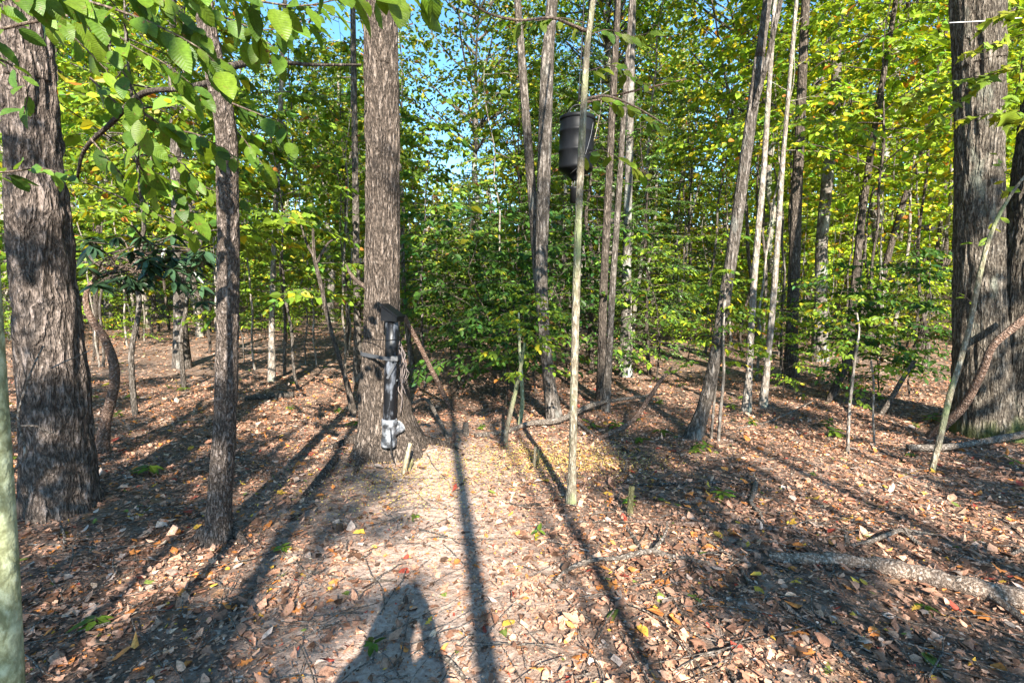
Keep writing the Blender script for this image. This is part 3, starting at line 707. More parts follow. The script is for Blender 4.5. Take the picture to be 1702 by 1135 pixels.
# tall canopy trees farther back
def far_tree(px, d, h, cr, w, sc, col):
    x = (px - CX) / F * d
    z = float(gz(x, d))
    t = thing('canopy_tree', (x, d, z), 'canopy tree', 'tree', f'canopy trees far back {zone(px)}')
    row(t, px, 'tall pale-trunked canopy tree', 'far back ' + zone(px))
    m = 12
    P = np.stack([np.cumsum(r.normal(0, 0.10, m)), np.cumsum(r.normal(0, 0.1, m)), np.linspace(-0.3, h, m)], -1)
    Q, ww = catmull(P, np.linspace(w, w * 0.45, m), 26)
    obj('trunk', mesh('trunk', *tube(Q, ww, 8), [BARK_PALE, BARK_SMOOTH, BARK_PALE, BARK_GREY][cr]), t)
    for nm, me in zip(('crown', 'limbs'), CAN[cr]):
        o = obj(nm, me, t, loc=Q[-1] - np.array([0, 0, h * 0.12]), rot=(0, 0, r.uniform(0, 6)), scale=sc, color=col); o['kind'] = 'stuff'
k = 0
for px in np.linspace(-300, 2000, 44):
    d = [17, 24, 31, 20, 28, 36][k % 6] + r.uniform(-2, 2)
    gap = (350 < px < 510) or (660 < px < 860) or (1140 < px < 1230)
    if not gap or k % 7 == 0:
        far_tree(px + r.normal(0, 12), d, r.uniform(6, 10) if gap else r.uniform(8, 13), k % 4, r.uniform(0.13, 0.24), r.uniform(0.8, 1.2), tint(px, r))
    k += 1

# woods beyond, one mass
def woodland():
    r = np.random.default_rng(90)
    LP, tr = [], []
    for a in np.linspace(-1.15, 1.15, 170):
        d = r.uniform(30, 58)
        px = CX + F * math.tan(a)
        x, y = d * math.tan(a), d
        h = r.uniform(11, 19)
        if 350 < px < 500 or 660 < px < 850 or 1140 < px < 1230: h *= 0.55
        z0 = float(gz(x, y))
        tr.append(tube(np.array([[x, y, z0 - 0.5], [x + r.normal(0, 0.4), y, h * 0.5], [x + r.normal(0, 0.7), y, h]]), [0.2, 0.16, 0.08], 6))
        for c in range(int(h * 2.6)):
            cz = h * (0.05 + 0.95 * r.random())
            cr_ = 2.8 * (1 - 0.5 * cz / h)
            cc = np.array([x + r.normal(0, cr_ * 0.6), y + r.normal(0, cr_ * 0.6), z0 + cz])
            LP.append(cc + r.normal(0, 1, (26, 3)) * np.array([0.8, 0.8, 0.35]))
    P = np.vstack(LP); n = len(P)
    V, Fq = leaves(P, r.normal(0, 1, (n, 3)) * [1, 1, 0.5], np.array([0, 0, 1.0]) + r.normal(0, 0.6, (n, 3)), 0.36 * np.exp(r.normal(0, 0.2, n)), 0.24, 0.2, 0.2)
    cols = green_cols(n, r, 0.22)
    k = np.clip((P[:, 0] / P[:, 1] - 0.1) / 0.7, 0, 1)[:, None]
    cols = cols * (1.15 + k * np.array([[0.9, 0.5, 0.0]]))
    o = obj('woodland', None)
    tag(o, 'mass of sunlit green and yellow woodland in the distance', 'woodland', kind='stuff')
    a = obj('foliage', mesh('foliage', V, Fq, LEAF, False, np.repeat(np.clip(cols, 0, 0.7), 6, 0)), o, color=(1, 1, 1)); a['kind'] = 'stuff'
    a = obj('trunks', mesh('trunks', *join(tr), BARK_PALE), o); a['kind'] = 'stuff'
woodland()

# ------------------------------------------------------------------ trees behind the camera whose shade falls into view
def back_tree(x, y, dia, h, cr, sc, lab, czf=0.12):
    t = thing('shade_tree', (x, y, float(gz(x, y))), lab, 'tree', 'trees behind the viewpoint')
    m = 10
    P = np.stack([np.cumsum(r.normal(0, 0.03, m)), np.cumsum(r.normal(0, 0.03, m)), np.linspace(-0.2, h, m)], -1)
    P[:, :2] -= P[0, :2]
    Q, w = catmull(P, np.linspace(dia / 2, dia / 4, m), 30)
    obj('trunk', mesh('trunk', *tube(Q, w, 12), BARK_GREY), t)
    if cr is not None:
        for nm, me in zip(('crown', 'limbs'), CAN[cr]):
            o = obj(nm, me, t, loc=Q[-1] - np.array([0, 0, h * czf]), rot=(0, 0, r.uniform(0, 6)), scale=sc, color=(1, 1, 1)); o['kind'] = 'stuff'
LB = 'woodland tree standing behind the viewpoint, seen only by its shadow'
SHC = [canopy_crown(95, 2.0, 4.5, 20, 150, 0.12, sig=0.22), canopy_crown(96, 1.7, 3.8, 16, 150, 0.12, sig=0.22)]
for a in [(-0.23, -5.0, 0.16, 11.0, None, 0.55), (0.20, -6.0, 0.05, 8.5, None, 0.5), (0.74, -4.2, 0.13, 11.0, None, 0.5), (1.9, -7.0, 0.09, 10.0, None, 0.5), (3.0, -6.0, 0.12, 9.0, None, 0.5), (4.6, -5.0, 0.10, 8.0, None, 0.5), (-2.6, -5.0, 0.10, 8.5, None, 0.5), (6.2, -7.5, 0.14, 9.0, None, 0.5), (2.4, -4.4, 0.07, 8.0, None, .5), (3.7, -3.6, 0.06, 7.0, None, .5), (5.3, -6.0, 0.08, 8, None, .5), (-1.6, -6.5, 0.06, 8.0, None, .5), (-3.6, -4.0, 0.08, 7.5, None, .5), (-1.0, -4.6, 0.10, 8, None, .5), (-2.0, -7.5, 0.22, 10, None, .5), (-3.0, -6.0, 0.14, 9, None, .5), (1.5, -5.4, 0.05, 8, None, .5), (2.9, -8.0, 0.2, 10, None, .5), (4.1, -6.8, 0.16, 9, None, .5), (5.0, -4.0, 0.12, 7, None, .5), (5.9, -5.5, 0.2, 8, None, .5), (7.2, -6.0, 0.2, 9, None, .5), (3.4, -5.0, 0.1, 8, None, .5)]:
    back_tree(*a, LB)
for (x, y, h, q, s_) in [(-2.3, -3.4, 3.6, 1, 0.7), (-4.3, -5.5, 4.5, 1, 1.0), (5.6, -3.6, 4.0, 0, 0.9), (-6.2, -4.0, 4.2, 0, 1.0), (-0.9, -8.4, 5.4, 1, 0.7), (3.3, -8.2, 5.6, 1, 0.7), (1.9, -8.5, 8.8, 0, 0.8), (3.8, -10.5, 8.6, 1, 0.7), (-3.4, -9.0, 6.5, 1, 0.9), (-0.3, -9.6, 6.0, 1, 0.75), (0.9, -10.5, 7.2, 1, 0.5), (-3.0, -7.4, 5.0, 1, 0.55)]:
    t = thing('shade_tree', (x, y, float(gz(x, y))), 'leafy young tree standing behind the viewpoint, seen only by its dappled shade', 'tree', 'leafy trees behind the viewpoint')
    Q, w = catmull([(0, 0, -0.2), (0.1, 0, h * 0.5), (0, 0.05, h + 3.0 * s_)], [0.05, 0.04, 0.01], 20)
    obj('trunk', mesh('trunk', *tube(Q, w, 8), BARK_GREY), t)
    for nm, me in zip(('crown', 'limbs'), SHC[q]):
        o = obj(nm, me, t, loc=(0, 0, h), rot=(0, 0, r.uniform(0, 6)), scale=s_, color=(1, 1, 1)); o['kind'] = 'stuff'
# ------------------------------------------------------------------ leaf litter
PAL = np.array([[.50, .35, .26], [.38, .25, .185], [.26, .16, .115], [.15, .095, .066], [.08, .058, .045], [.52, .23, .07], [.56, .40, .07], [.40, .37, .34], [.30, .07, .05], [.13, .20, .05]])
PAL = PAL * np.array([1.10, 0.91, 0.80])
PW = np.array([.24, .25, .20, .12, .07, .055, .012, .065, .01, .006]); PW = PW / PW.sum()
def sample_ground(n, dmax, r, power):
    d = 1.3 + (dmax - 1.3) * r.random(n) ** power
    x = (r.random(n) * 2 - 1) * (1.15 * d + 0.9)
    return x, d
def litter():
    r = np.random.default_rng(101)
    Vs, Fs, Cs, off = [], [], [], 0
    for (n, dmax, power, lo, hi, keepf) in [(85000, 9.0, 0.85, 0.014, 0.052, 0.86), (46000, 24.0, 0.9, 0.04, 0.08, 0.6), (140000, 7.0, 0.75, 0.006, 0.022, 0.3)]:
        x, y = sample_ground(n, dmax, r, power)
        k = r.random(n) > path_mask(x, y) * keepf
        patch = n2(x, y, 0.7, 12) + 0.5
        k &= r.random(n) < 0.35 + 1.0 * patch
        x, y = x[k], y[k]; n = len(x)
        L = lo * (hi / lo) ** r.random(n)
        W = L * r.uniform(0.3, 0.85, n)
        z = gz(x, y) + r.random(n) ** 2 * 0.022 + 0.004
        a = r.uniform(0, 6.283, n)
        D = np.stack([np.cos(a), np.sin(a), r.normal(0, 0.2, n)], -1)
        N = np.stack([r.normal(0, 0.30, n), r.normal(0, 0.30, n), np.ones(n)], -1)
        V, Fq = leaves(np.stack([x, y, z], -1), D, N, L, W, r.normal(0.05, 0.4, n), r.normal(0.0, 0.28, n), r)
        c = PAL[r.choice(len(PAL), n, p=PW)] * np.exp(r.normal(0, 0.22, (n, 1)))
        Vs.append(V); Fs.append(Fq + off); Cs.append(np.repeat(np.clip(c, 0, 0.8), 6, 0)); off += len(V)
    o = obj('leaf_litter', mesh('leaf_litter', np.vstack(Vs), np.vstack(Fs), LEAF_DRY, False, np.vstack(Cs)), GROUND, color=(1, 1, 1))
    o['kind'] = 'stuff'
litter()

def outline_leaf(name, half, fold, curl, mat, wavy=0.0, seed=0, L=1.0):
    """leaf of unit length along +y from one side's outline [(v, u)...]; two mirrored fans of quads about the midrib"""
    r = np.random.default_rng(seed)
    V, Fq = [], []
    us = np.array([u for v, u in half])
    def zz(v, u): return fold * abs(v) - curl * u * u + wavy * math.sin(7 * u + 5 * v + seed)
    for v, u in half: V.append((0, u, zz(0, u)))
    n = len(half)
    for v, u in half: V.append((v, u, zz(v, u)))
    for v, u in half:
        q = v * (0.9 + 0.2 * r.random()); V.append((-q, u, zz(q, u) - 0.02 * r.random()))
    for i in range(n - 1):
        Fq.append((i, n + i, n + i + 1, i + 1)); Fq.append((i, i + 1, 2 * n + i + 1, 2 * n + i))
    # stalk
    b = len(V)
    V += [(-0.012, 0.0, 0.0), (0.012, 0.0, 0.0), (0.006, -0.18, 0.03), (-0.006, -0.18, 0.03)]
    Fq.append((b, b + 1, b + 2, b + 3))
    return mesh(name, np.array(V) * L, np.array(Fq), mat, True)
H_BEECH = [(0.004, 0), (0.13, 0.08), (0.165, 0.13), (0.205, 0.22), (0.225, 0.24), (0.245, 0.33), (0.26, 0.35), (0.262, 0.45), (0.27, 0.47), (0.255, 0.57), (0.255, 0.59), (0.22, 0.69), (0.215, 0.71), (0.16, 0.81), (0.15, 0.83), (0.08, 0.92), (0.002, 1.0)]
H_OAK = [(0.004, 0), (0.05, 0.10), (0.16, 0.20), (0.08, 0.28), (0.12, 0.34), (0.30, 0.46), (0.12, 0.50), (0.16, 0.60), (0.28, 0.74), (0.11, 0.73), (0.13, 0.84), (0.05, 0.92), (0.002, 1.0)]
H_OVAL = [(0.004, 0), (0.10, 0.08), (0.2, 0.2), (0.27, 0.38), (0.28, 0.55), (0.23, 0.72), (0.13, 0.88), (0.002, 1.0)]
H_MAPLE = [(0.004, 0), (0.16, -0.06), (0.38, 0.02), (0.30, 0.13), (0.50, 0.42), (0.33, 0.40), (0.30, 0.48), (0.17, 0.42), (0.22, 0.62), (0.12, 0.66), (0.002, 0.95)]
DRY = [outline_leaf('leaf', h, f, c, LEAF_DRY_BIG, w, s) for s, (h, f, c, w) in enumerate([(H_OAK, 0.2, 0.1, .03), (H_OAK, -0.25, -0.3, .04), (H_BEECH, 0.45, 0.1, .03), (H_BEECH, 0.3, -0.35, .02), (H_OVAL, 0.5, 0.2, .03), (H_OVAL, 0.1, 0.05, .02), (H_MAPLE, 0.15, 0.05, .04), (H_MAPLE, -0.2, 0.25, .04)])]
def big_litter():
    r = np.random.default_rng(202)
    for k in range(300):
        d = 1.95 + 3.0 * r.random() ** 1.3
        x = (r.random() * 2 - 1) * 1.05 * d
        if r.random() < path_mask(x, d) * 0.7: x = abs(x) + 0.5
        c = PAL[r.choice(len(PAL), p=np.array([.15, .16, .14, .07, .02, .17, .07, .12, .04, .06]))] * math.exp(r.normal(0, 0.15))
        s = r.uniform(0.042, 0.088)
        obj('fallen_leaf', DRY[int(r.integers(len(DRY)))], GROUND, (x, d, float(gz(x, d)) + 0.022), (r.normal(0, 0.15), r.normal(0, 0.15), r.uniform(0, 6.28)), s, np.clip(c, 0, 0.8))
big_litter()

# corn spilled under the feeders
def corn():
    r = np.random.default_rng(303)
    n = 6200
    x0, y0 = gp(940, 765)[:2]
    x1, y1 = gp(690, 790)[:2]
    m = r.random(n) < 0.6
    x = np.where(m, x0 + r.normal(0, 0.45, n), x1 + r.normal(0, 0.45, n)); y = np.where(m, y0 + r.normal(0, 0.27, n), y1 + r.normal(0, 0.4, n))
    P = np.stack([x, y, gz(x, y) + 0.012 + 0.012 * r.random(n)], -1)
    L = r.uniform(0.009, 0.014, n)
    V, Fq = leaves(P, np.stack([r.normal(0, 1, n), r.normal(0, 1, n), r.normal(0, 0.2, n)], -1), np.stack([r.normal(0, .3, n), r.normal(0, .3, n), np.ones(n)], -1), L, L * 0.9, 0.3, 0.2)
    c = np.array([[0.60, 0.42, 0.12]]) * np.exp(r.normal(0, 0.25, (n, 1)))
    o = obj('corn', mesh('corn', V, Fq, LEAF_DRY, False, np.repeat(np.clip(c, 0, .9), 6, 0)), None, color=(1, 1, 1))
    tag(o, 'yellow corn grain scattered on the ground under the two feeders', 'corn', kind='stuff')
corn()

def twig_scatter():
    r = np.random.default_rng(404)
    parts = []
    for k in range(2600):
        d = 1.6 + 14 * r.random() ** 1.2
        x = (r.random() * 2 - 1) * (1.1 * d + 0.5)
        L = r.uniform(0.08, 0.5); a = r.uniform(0, 6.28)
        t = np.linspace(-0.5, 0.5, 5)
        px = x + math.cos(a) * L * t + r.normal(0, 0.02 * L, 5); py = d + math.sin(a) * L * t + r.normal(0, 0.02 * L, 5)
        w = r.uniform(0.0015, 0.005)
        parts.append(tube(np.stack([px, py, gz(px, py) + 0.018 + r.random(5) * 0.015], -1), np.linspace(w, w * 0.5, 5), 4))
    o = obj('twigs', mesh('twigs', *join(parts), DEAD), GROUND); o['kind'] = 'stuff'
twig_scatter()

# ------------------------------------------------------------------ fallen branches, logs, leaning poles
def lying(name, label, cat, pts, mat, n=8, lift=0.45, side=(), m=40, group=None, rough=0.15, seed=0):
    """pts: photo points on the ground (x, y, width px[, height above ground])"""
    G = [gp(q[0], q[1]) for q in pts]
    base = np.array(G[0])
    P, W = [], []
    for q, g in zip(pts, G):
        w = q[2] / 2 * g.y / F * (1.0 if name == 'fallen_log' else 0.82)
        P.append(np.array(g) - base + np.array([0, 0, w * 2 * lift + (q[3] if len(q) > 3 else 0)])); W.append(w)
    Q, w = catmull(P, W, m)
    rr = np.random.default_rng(seed + 900)
    w = w * (1 + rough * (vnoise(np.stack([np.arange(m) * 0.35, np.zeros(m), np.zeros(m) + seed], -1), 3) - 0.5) * 2)
    t = thing(name, base, label, cat, group)
    obj('stem', mesh('stem', *tube(Q, w, n, True), mat), t)
    for s in side:
        Gs = [gp(q[0], q[1]) for q in s]
        Ps = [np.array(g) - base + np.array([0, 0, 0.015 + (q[3] if len(q) > 3 else 0)]) for q, g in zip(s, Gs)]
        Qs, ws = catmull(Ps, [q[2] / 2 * g.y / F for q, g in zip(s, Gs)], 16)
        obj('side_branch', mesh('side_branch', *tube(Qs, ws, 6, True), mat), t)
    return t
lying('fallen_log', 'thick weathered log lying across the lower right corner', 'log', [(1278, 930, 13), (1330, 936, 20), (1400, 940, 24), (1480, 954, 28), (1560, 974, 30), (1640, 994, 32), (1760, 1022, 34)], LOGM, 20, 0.40, [[(1618, 985, 16, 0.03), (1660, 1010, 14, 0.02), (1710, 1042, 12)], [(1408, 924, 9, 0.06), (1404, 918, 7, 0.09)]], 80, rough=0.25, seed=1)
lying('fallen_branch', 'reddish flat rotten branch lying behind the weathered log', 'branch', [(1052, 868, 10), (1120, 874, 14), (1200, 878, 14), (1280, 882, 11), (1340, 886, 9), (1405, 888, 4)], DEAD_RED, 10, 0.35, seed=2)
lying('fallen_branch', 'crooked grey branch with lichen reaching over leaves left of the weathered log', 'branch', [(915, 975, 7), (945, 955, 10, 0.02), (985, 945, 10, 0.04), (1030, 938, 10, 0.03), (1080, 925, 13, 0.02), (1120, 930, 12), (1180, 938, 9)], DEAD, 8, 0.4, [[(1085, 925, 7, 0.02), (1105, 905, 5, 0.05), (1108, 890, 3, 0.08)]], seed=3)
lying('fallen_branch', 'long grey stick running to the bottom edge right of centre', 'branch', [(1300, 1005, 12), (1340, 1040, 12), (1390, 1078, 12), (1430, 1110, 11), (1470, 1150, 9)], DEAD, 8, 0.4, seed=4)
lying('fallen_branch', 'long thin stick parallel to and left of the long grey stick', 'branch', [(1165, 890, 5), (1190, 912, 9), (1225, 940, 9), (1250, 975, 8), (1290, 1010, 5), (1325, 1035, 3)], DEAD, 7, 0.5, seed=5)
lying('fallen_branch', 'bent lichen-pale branch lying above the weathered log at the right', 'branch', [(1390, 910, 5), (1440, 907, 9, 0.01), (1480, 897, 9, 0.03), (1500, 893, 9, 0.03), (1530, 908, 9), (1580, 922, 9), (1645, 940, 7)], DEAD, 8, 0.45, [[(1500, 893, 6, 0.04), (1530, 896, 4, 0.03), (1560, 898, 2, 0.02)]], seed=6)
lying('fallen_branch', 'short mottled stick end touching the right border above the log', 'branch', [(1658, 938, 6), (1680, 925, 8), (1702, 915, 9), (1740, 905, 9)], DEAD, 8, 0.45, seed=7)
lying('fallen_branch', 'short upright-looking crooked stick behind the reddish rotten branch', 'branch', [(1256, 806, 9), (1252, 828, 10, 0.01), (1248, 840, 9, 0.01), (1262, 856, 9), (1268, 872, 9)], DEAD, 8, 0.5, seed=8)
lying('fallen_branch', 'dark forked twig branch beside the greenish stub', 'branch', [(1022, 838, 4), (1025, 852, 6), (1035, 872, 8), (1052, 895, 9), (1068, 920, 8)], DEAD_DARK, 7, 0.5, seed=9)
lying('fallen_branch', 'long thin twig curving past the foot of the pale sapling', 'branch', [(842, 834, 3), (860, 842, 5), (905, 840, 5), (960, 843, 5), (1015, 848, 5), (1060, 866, 5), (1120, 880, 3)], DEAD_DARK, 6, 0.6, seed=10)
lying('fallen_branch', 'dark thin stick at the bottom right of centre below the lichened branch', 'branch', [(1092, 955, 5), (1108, 985, 7), (1125, 1010, 7), (1140, 1035, 6), (1150, 1050, 3)], DEAD_DARK, 7, 0.5, seed=11)
lying('fallen_branch', 'dark stick cut by the bottom edge left of the long grey stick', 'branch', [(1150, 1003, 4), (1185, 1030, 6), (1220, 1055, 6), (1250, 1080, 5)], DEAD_DARK, 7, 0.5, seed=12)
lying('fallen_branch', 'dark curved stick leaving the bottom edge', 'branch', [(1172, 1082, 6), (1195, 1105, 9), (1215, 1125, 9), (1232, 1160, 9)], DEAD_DARK, 7, 0.5, seed=13)
lying('fallen_branch', 'curved pale stick on the bare strip near the bottom edge', 'branch', [(712, 1088, 7), (735, 1098, 9, 0.01), (752, 1112, 10, 0.015), (772, 1130, 10)], DEAD, 8, 0.5, seed=14)
lying('fallen_branch', 'thin pale twig lying right of the curved pale stick', 'branch', [(830, 1058, 3), (880, 1055, 5), (915, 1043, 4)], DEAD, 6, 0.5, seed=15)
lying('fallen_branch', 'straight pale twig on shaded litter by the slim ridged trunk', 'branch', [(45, 906, 4), (110, 908, 5), (180, 912, 5), (250, 904, 4), (300, 895, 3)], DEAD, 6, 0.6, seed=16)
lying('fallen_branch', 'bent pale twig end near the massive left trunk', 'branch', [(102, 884, 5, 0.03), (108, 900, 6, 0.02), (106, 918, 5)], DEAD, 6, 0.6, seed=17)
lying('fallen_branch', 'long grey fallen branch lying between thicket and bare strip behind the sapling', 'branch', [(790, 728, 10), (840, 722, 11), (880, 712, 11, 0.03), (930, 708, 12, 0.04), (985, 690, 10, 0.1), (1040, 680, 7, 0.12), (1100, 668, 4, 0.1)], DEAD, 9, 0.5, [[(955, 704, 6, 0.03), (990, 728, 5), (1010, 742, 3)]], seed=18)
lying('fallen_branch', 'pale crooked root-like branch right of the feeder tree', 'branch', [(680, 690, 6, 0.12), (708, 684, 7, 0.14), (726, 705, 8, 0.08), (742, 728, 8, 0.02), (746, 742, 6)], DEAD, 8, 0.5, seed=19)
lying('fallen_branch', 'long dark branch lying in front of the twin trunk', 'branch', [(1508, 752, 13, 0.02), (1560, 754, 14, 0.03), (1620, 750, 14, 0.05), (1702, 742, 15, 0.09), (1790, 732, 14, 0.1)], DEAD, 10, 0.5, seed=20)
lying('fallen_log', 'dark log on the forest floor far left behind the slim ridged trunk', 'log', [(395, 668, 6), (430, 664, 10), (470, 662, 12), (488, 662, 11)], DEAD_DARK, 9, 0.5, seed=21)
lying('fallen_branch', 'pale thin branch lying in the distant litter right of the leaning grey trunk', 'branch', [(1225, 712, 3), (1265, 706, 4), (1305, 696, 4, 0.04), (1350, 680, 2, 0.1)], DEAD, 6, 0.5, seed=22)
lying('fallen_branch', 'thin grey branch lying across shaded litter right of the greenish stub', 'branch', [(1050, 808, 5), (1120, 806, 6), (1180, 804, 6), (1260, 808, 4), (1330, 830, 3)], DEAD_DARK, 7, 0.5, seed=23)
lying('fallen_branch', 'sunken grey root on the lit bare strip below the slim ridged trunk', 'branch', [(495, 945, 5), (530, 955, 8), (570, 962, 7), (620, 966, 8), (660, 965, 5)], DEAD, 7, 0.25, seed=24)
lying('fallen_branch', 'thin stick pointing at the bottom edge near the weathered log tip', 'branch', [(1290, 990, 3), (1350, 1020, 4), (1420, 1060, 5), (1500, 1090, 4)], DEAD_DARK, 6, 0.6, seed=25)
r6 = np.random.default_rng(606)
for k in range(26):
    x, y = r6.uniform(1050, 1690), r6.uniform(760, 1120)
    a = r6.normal(0.45, 0.5); L = r6.uniform(50, 150) * (y - 490) / 450
    w = r6.uniform(3, 6)
    tq = lying('stick', 'small dead stick half buried in the leaf litter on the right', 'stick', [(x, y, w), (x + L * 0.5 * math.cos(a), y + L * 0.35 * math.sin(a), w), (x + L * math.cos(a), y + L * 0.6 * math.sin(a), w * 0.5)], [DEAD, DEAD_DARK, DEAD_RED][k % 3], 6, 0.5, m=12, group='small sticks in the right-hand litter', seed=40 + k)
    row(tq, x, 'small dead stick', 'half buried in the right-hand litter')

def pole(name, label, cat, pts, mat, n=9, group=None, m=30, cap=True):
    """standing stem: first photo point on the ground, the others at depth offsets"""
    p0 = gp(*pts[0][:2]); base = np.array(p0)
    P = [np.array([0, 0, -0.08])] + [np.array(at(q[0], q[1], p0.y + (q[3] if len(q) > 3 else 0))) - base for q in pts]
    W = [pts[0][2] / 2 * p0.y / F * wd(pts[0][0])] + [q[2] / 2 * p0.y / F * wd(q[0]) for q in pts]
    Q, w = catmull(P, W, m)
    t = thing(name, base, label, cat, group)
    obj('stem', mesh('stem', *tube(Q, w, n, cap), mat), t)
    if name == 'slim_sapling':
        o = obj('crown', SHR[1]['crown'], t, loc=Q[-1] - np.array([0, 0, 0.5]), rot=(0, 0, pts[0][0]), scale=0.7, color=(1.2, 1.2, 1)); o['kind'] = 'stuff'
    return t, base, p0.y
pole('leaning_branch', 'dark bent dead pole leaning against the twin trunk', 'branch', [(1545, 728, 22), (1562, 712, 20, -0.1), (1600, 676, 17, -0.25), (1632, 618, 15, -0.4), (1650, 575, 14, -0.45), (1690, 540, 16, -0.5), (1740, 500, 15, -0.5)], DEAD_RED, 12)
t, bb, YY = pole('leaning_sapling', 'thin pale sapling slanting up in front of the twin trunk', 'sapling', [(1548, 785, 12), (1562, 730, 12), (1578, 660, 12, .05), (1596, 600, 11, .1), (1612, 540, 10, .1), (1630, 450, 10, .1), (1645, 395, 9, .1), (1662, 355, 8, .1), (1690, 310, 6, .1), (1730, 260, 4, .1)], BARK_POLE, 10, m=50)
pole('slim_sapling', 'curved tan sapling stem left of the pale sapling pole', 'sapling', [(840, 742, 9), (842, 715, 8), (850, 680, 8), (858, 645, 7), (866, 608, 6), (872, 570, 4)], BARK_POLE, 8)
pole('slim_sapling', 'greenish sapling stem between curved tan stem and pale sapling pole', 'sapling', [(864, 706, 8), (868, 670, 7), (867, 630, 6), (864, 585, 5), (862, 520, 3)], BARK_LICHEN, 8)
pole('leaning_branch', 'brown dead branch leaning up out of the litter right of the pale sapling pole', 'branch', [(988, 732, 7), (1015, 720, 9, 0.05), (1050, 700, 9, 0.1), (1080, 660, 8, 0.15), (1100, 630, 7, 0.2), (1118, 610, 4, 0.2)], DEAD_RED, 8)
pole('leaning_branch', 'dead brown pole slanting down to the ground right of the feeder tree', 'branch', [(750, 680, 9), (735, 650, 9), (710, 600, 8, -0.1), (690, 560, 8, -0.2), (672, 525, 7, -0.3)], DEAD_RED, 8)
pole('leaning_branch', 'broken pale-ended pole leaning in the shrubs left of the twin trunk', 'branch', [(1464, 690, 10), (1480, 665, 10), (1500, 630, 9), (1520, 600, 8)], DEAD, 8)
pole('leaning_branch', 'dark thick broken stem leaning under the shrubs left of the twin trunk', 'branch', [(1378, 668, 14), (1390, 640, 15), (1405, 610, 14), (1420, 570, 12)], BARK_DARK, 10)
pole('slim_sapling', 'thin pale stem with leafy twigs left of the twin trunk', 'sapling', [(1409, 752, 7), (1411, 690, 6), (1416, 640, 6), (1422, 590, 5), (1428, 550, 4), (1424, 520, 3)], BARK_PALE, 8)
pole('slim_sapling', 'very thin pale stem right of the leafy pale stem', 'sapling', [(1453, 738, 5), (1451, 690, 4), (1452, 640, 4), (1448, 600, 3)], BARK_PALE, 7)
pole('slim_sapling', 'thin white straight stem right beside the foot of the leaning grey trunk', 'sapling', [(1194, 732, 6), (1198, 680, 6), (1203, 620, 5), (1202, 560, 4), (1204, 500, 3)], BARK_PALE, 7)
pole('slim_sapling', 'thin white stem with a slight bow, touching the foot of the leaning grey trunk', 'sapling', [(1182, 728, 5), (1186, 680, 5), (1192, 620, 4), (1200, 560, 3)], BARK_PALE, 7)
pole('stub', 'greenish mossy cut stub right of the pale sapling pole', 'stump', [(1047, 856, 11), (1048, 832, 11), (1050, 808, 10)], MOSSY, 10, m=10)
pole('stake', 'pale split wooden stake leaning in front of the pipe feeder', 'stake', [(671, 788, 9), (676, 762, 9, 0.03), (682, 736, 8, 0.06)], STAKE, 4, m=8)
pole('stub', 'short dark broken stub beside the pale split stake', 'stump', [(680, 783, 5), (684, 770, 5, 0.03), (686, 762, 4, 0.05)], MOSSY, 6, m=6)
pole('stake', 'short pale stake standing left of the pale sapling pole', 'stake', [(888, 776, 5), (889, 758, 5), (890, 742, 5)], STAKE, 4, m=6)
pole('stub', 'dark thin stub next to the short pale stake', 'stump', [(894, 772, 4), (895, 758, 4), (894, 746, 3)], MOSSY, 6, m=6)
pole('stub', 'reddish pointed stub at the root of the feeder tree', 'stump', [(752, 738, 8), (755, 722, 7), (757, 712, 3)], DEAD_RED, 7, m=6)
pole('stump', 'small grey cut stump behind the root of the feeder tree', 'stump', [(775, 724, 11), (774, 712, 11), (774, 702, 10)], DEAD, 10, m=6)
pole('stub', 'small dark broken stub right of the corn patch', 'stump', [(1037, 785, 6), (1040, 774, 5), (1042, 764, 3)], DEAD_DARK, 7, m=6)

def vine(label, pts, Yv, w):
    base = np.array(at(pts[0][0], pts[0][1], Yv))
    t = thing('dry_vine', base, label, 'vine')
    Q, ww = catmull([np.array(at(x, y, Yv + k * 0.02)) - base for k, (x, y) in enumerate(pts)], np.linspace(w, w * 0.5, len(pts)), 40)
    obj('stem', mesh('stem', *tube(Q, ww, 7, True), DEAD), t)
vine('pale dry vine looping beside the lichen-covered stem at the left border', [(-30, 812), (10, 790), (34, 770), (42, 748), (34, 715), (30, 690), (40, 650), (55, 610), (72, 575)], 1.9, 0.006)
vine('thin dry twig crossing low in front of the massive left trunk', [(30, 708), (60, 708), (78, 718), (92, 720)], 2.2, 0.005)
vine('thin pinkish dry twig slanting across the middle of the massive left trunk', [(85, 612), (110, 600), (130, 592), (150, 582)], 2.4, 0.004)

# ------------------------------------------------------------------ pipe feeder on the feeder tree
def ringmesh(name, prof, n, mat, axis_pts=None, smooth=True):
    th = np.arange(n) * 2 * math.pi / n
    V = np.array([[rr * math.cos(a), rr * math.sin(a), z] for rr, z in prof for a in th])
    m = len(prof)
    i = np.arange(m - 1)[:, None] * n; j = np.arange(n)[None, :]; k = (j + 1) % n
    return mesh(name, V, np.stack([i + j, i + k, i + n + k, i + n + j], -1).reshape(-1, 4), mat, smooth)
PIPE = plain('black_painted_pipe', (0.006, 0.0065, 0.008), 0.4, 0, (0.22, 0.24, 0.28), 9.0, 0.57, spec=0.3)
PVC = plain('worn_grey_pvc', (0.03, 0.032, 0.036), 0.42, 0, (0.26, 0.275, 0.30), 14.0, 0.50, stretch=(1, 1, 1))
PVCW = plain('bare_grey_pvc', (0.36, 0.38, 0.38), 0.45)
BLACK = plain('black_plastic', (0.006, 0.0065, 0.008), 0.5, spec=0.3)
STRAPM = plain('grey_webbing', (0.06, 0.063, 0.07), 0.8)
ROPEM = plain('weathered_rope', (0.16, 0.13, 0.12), 0.9)
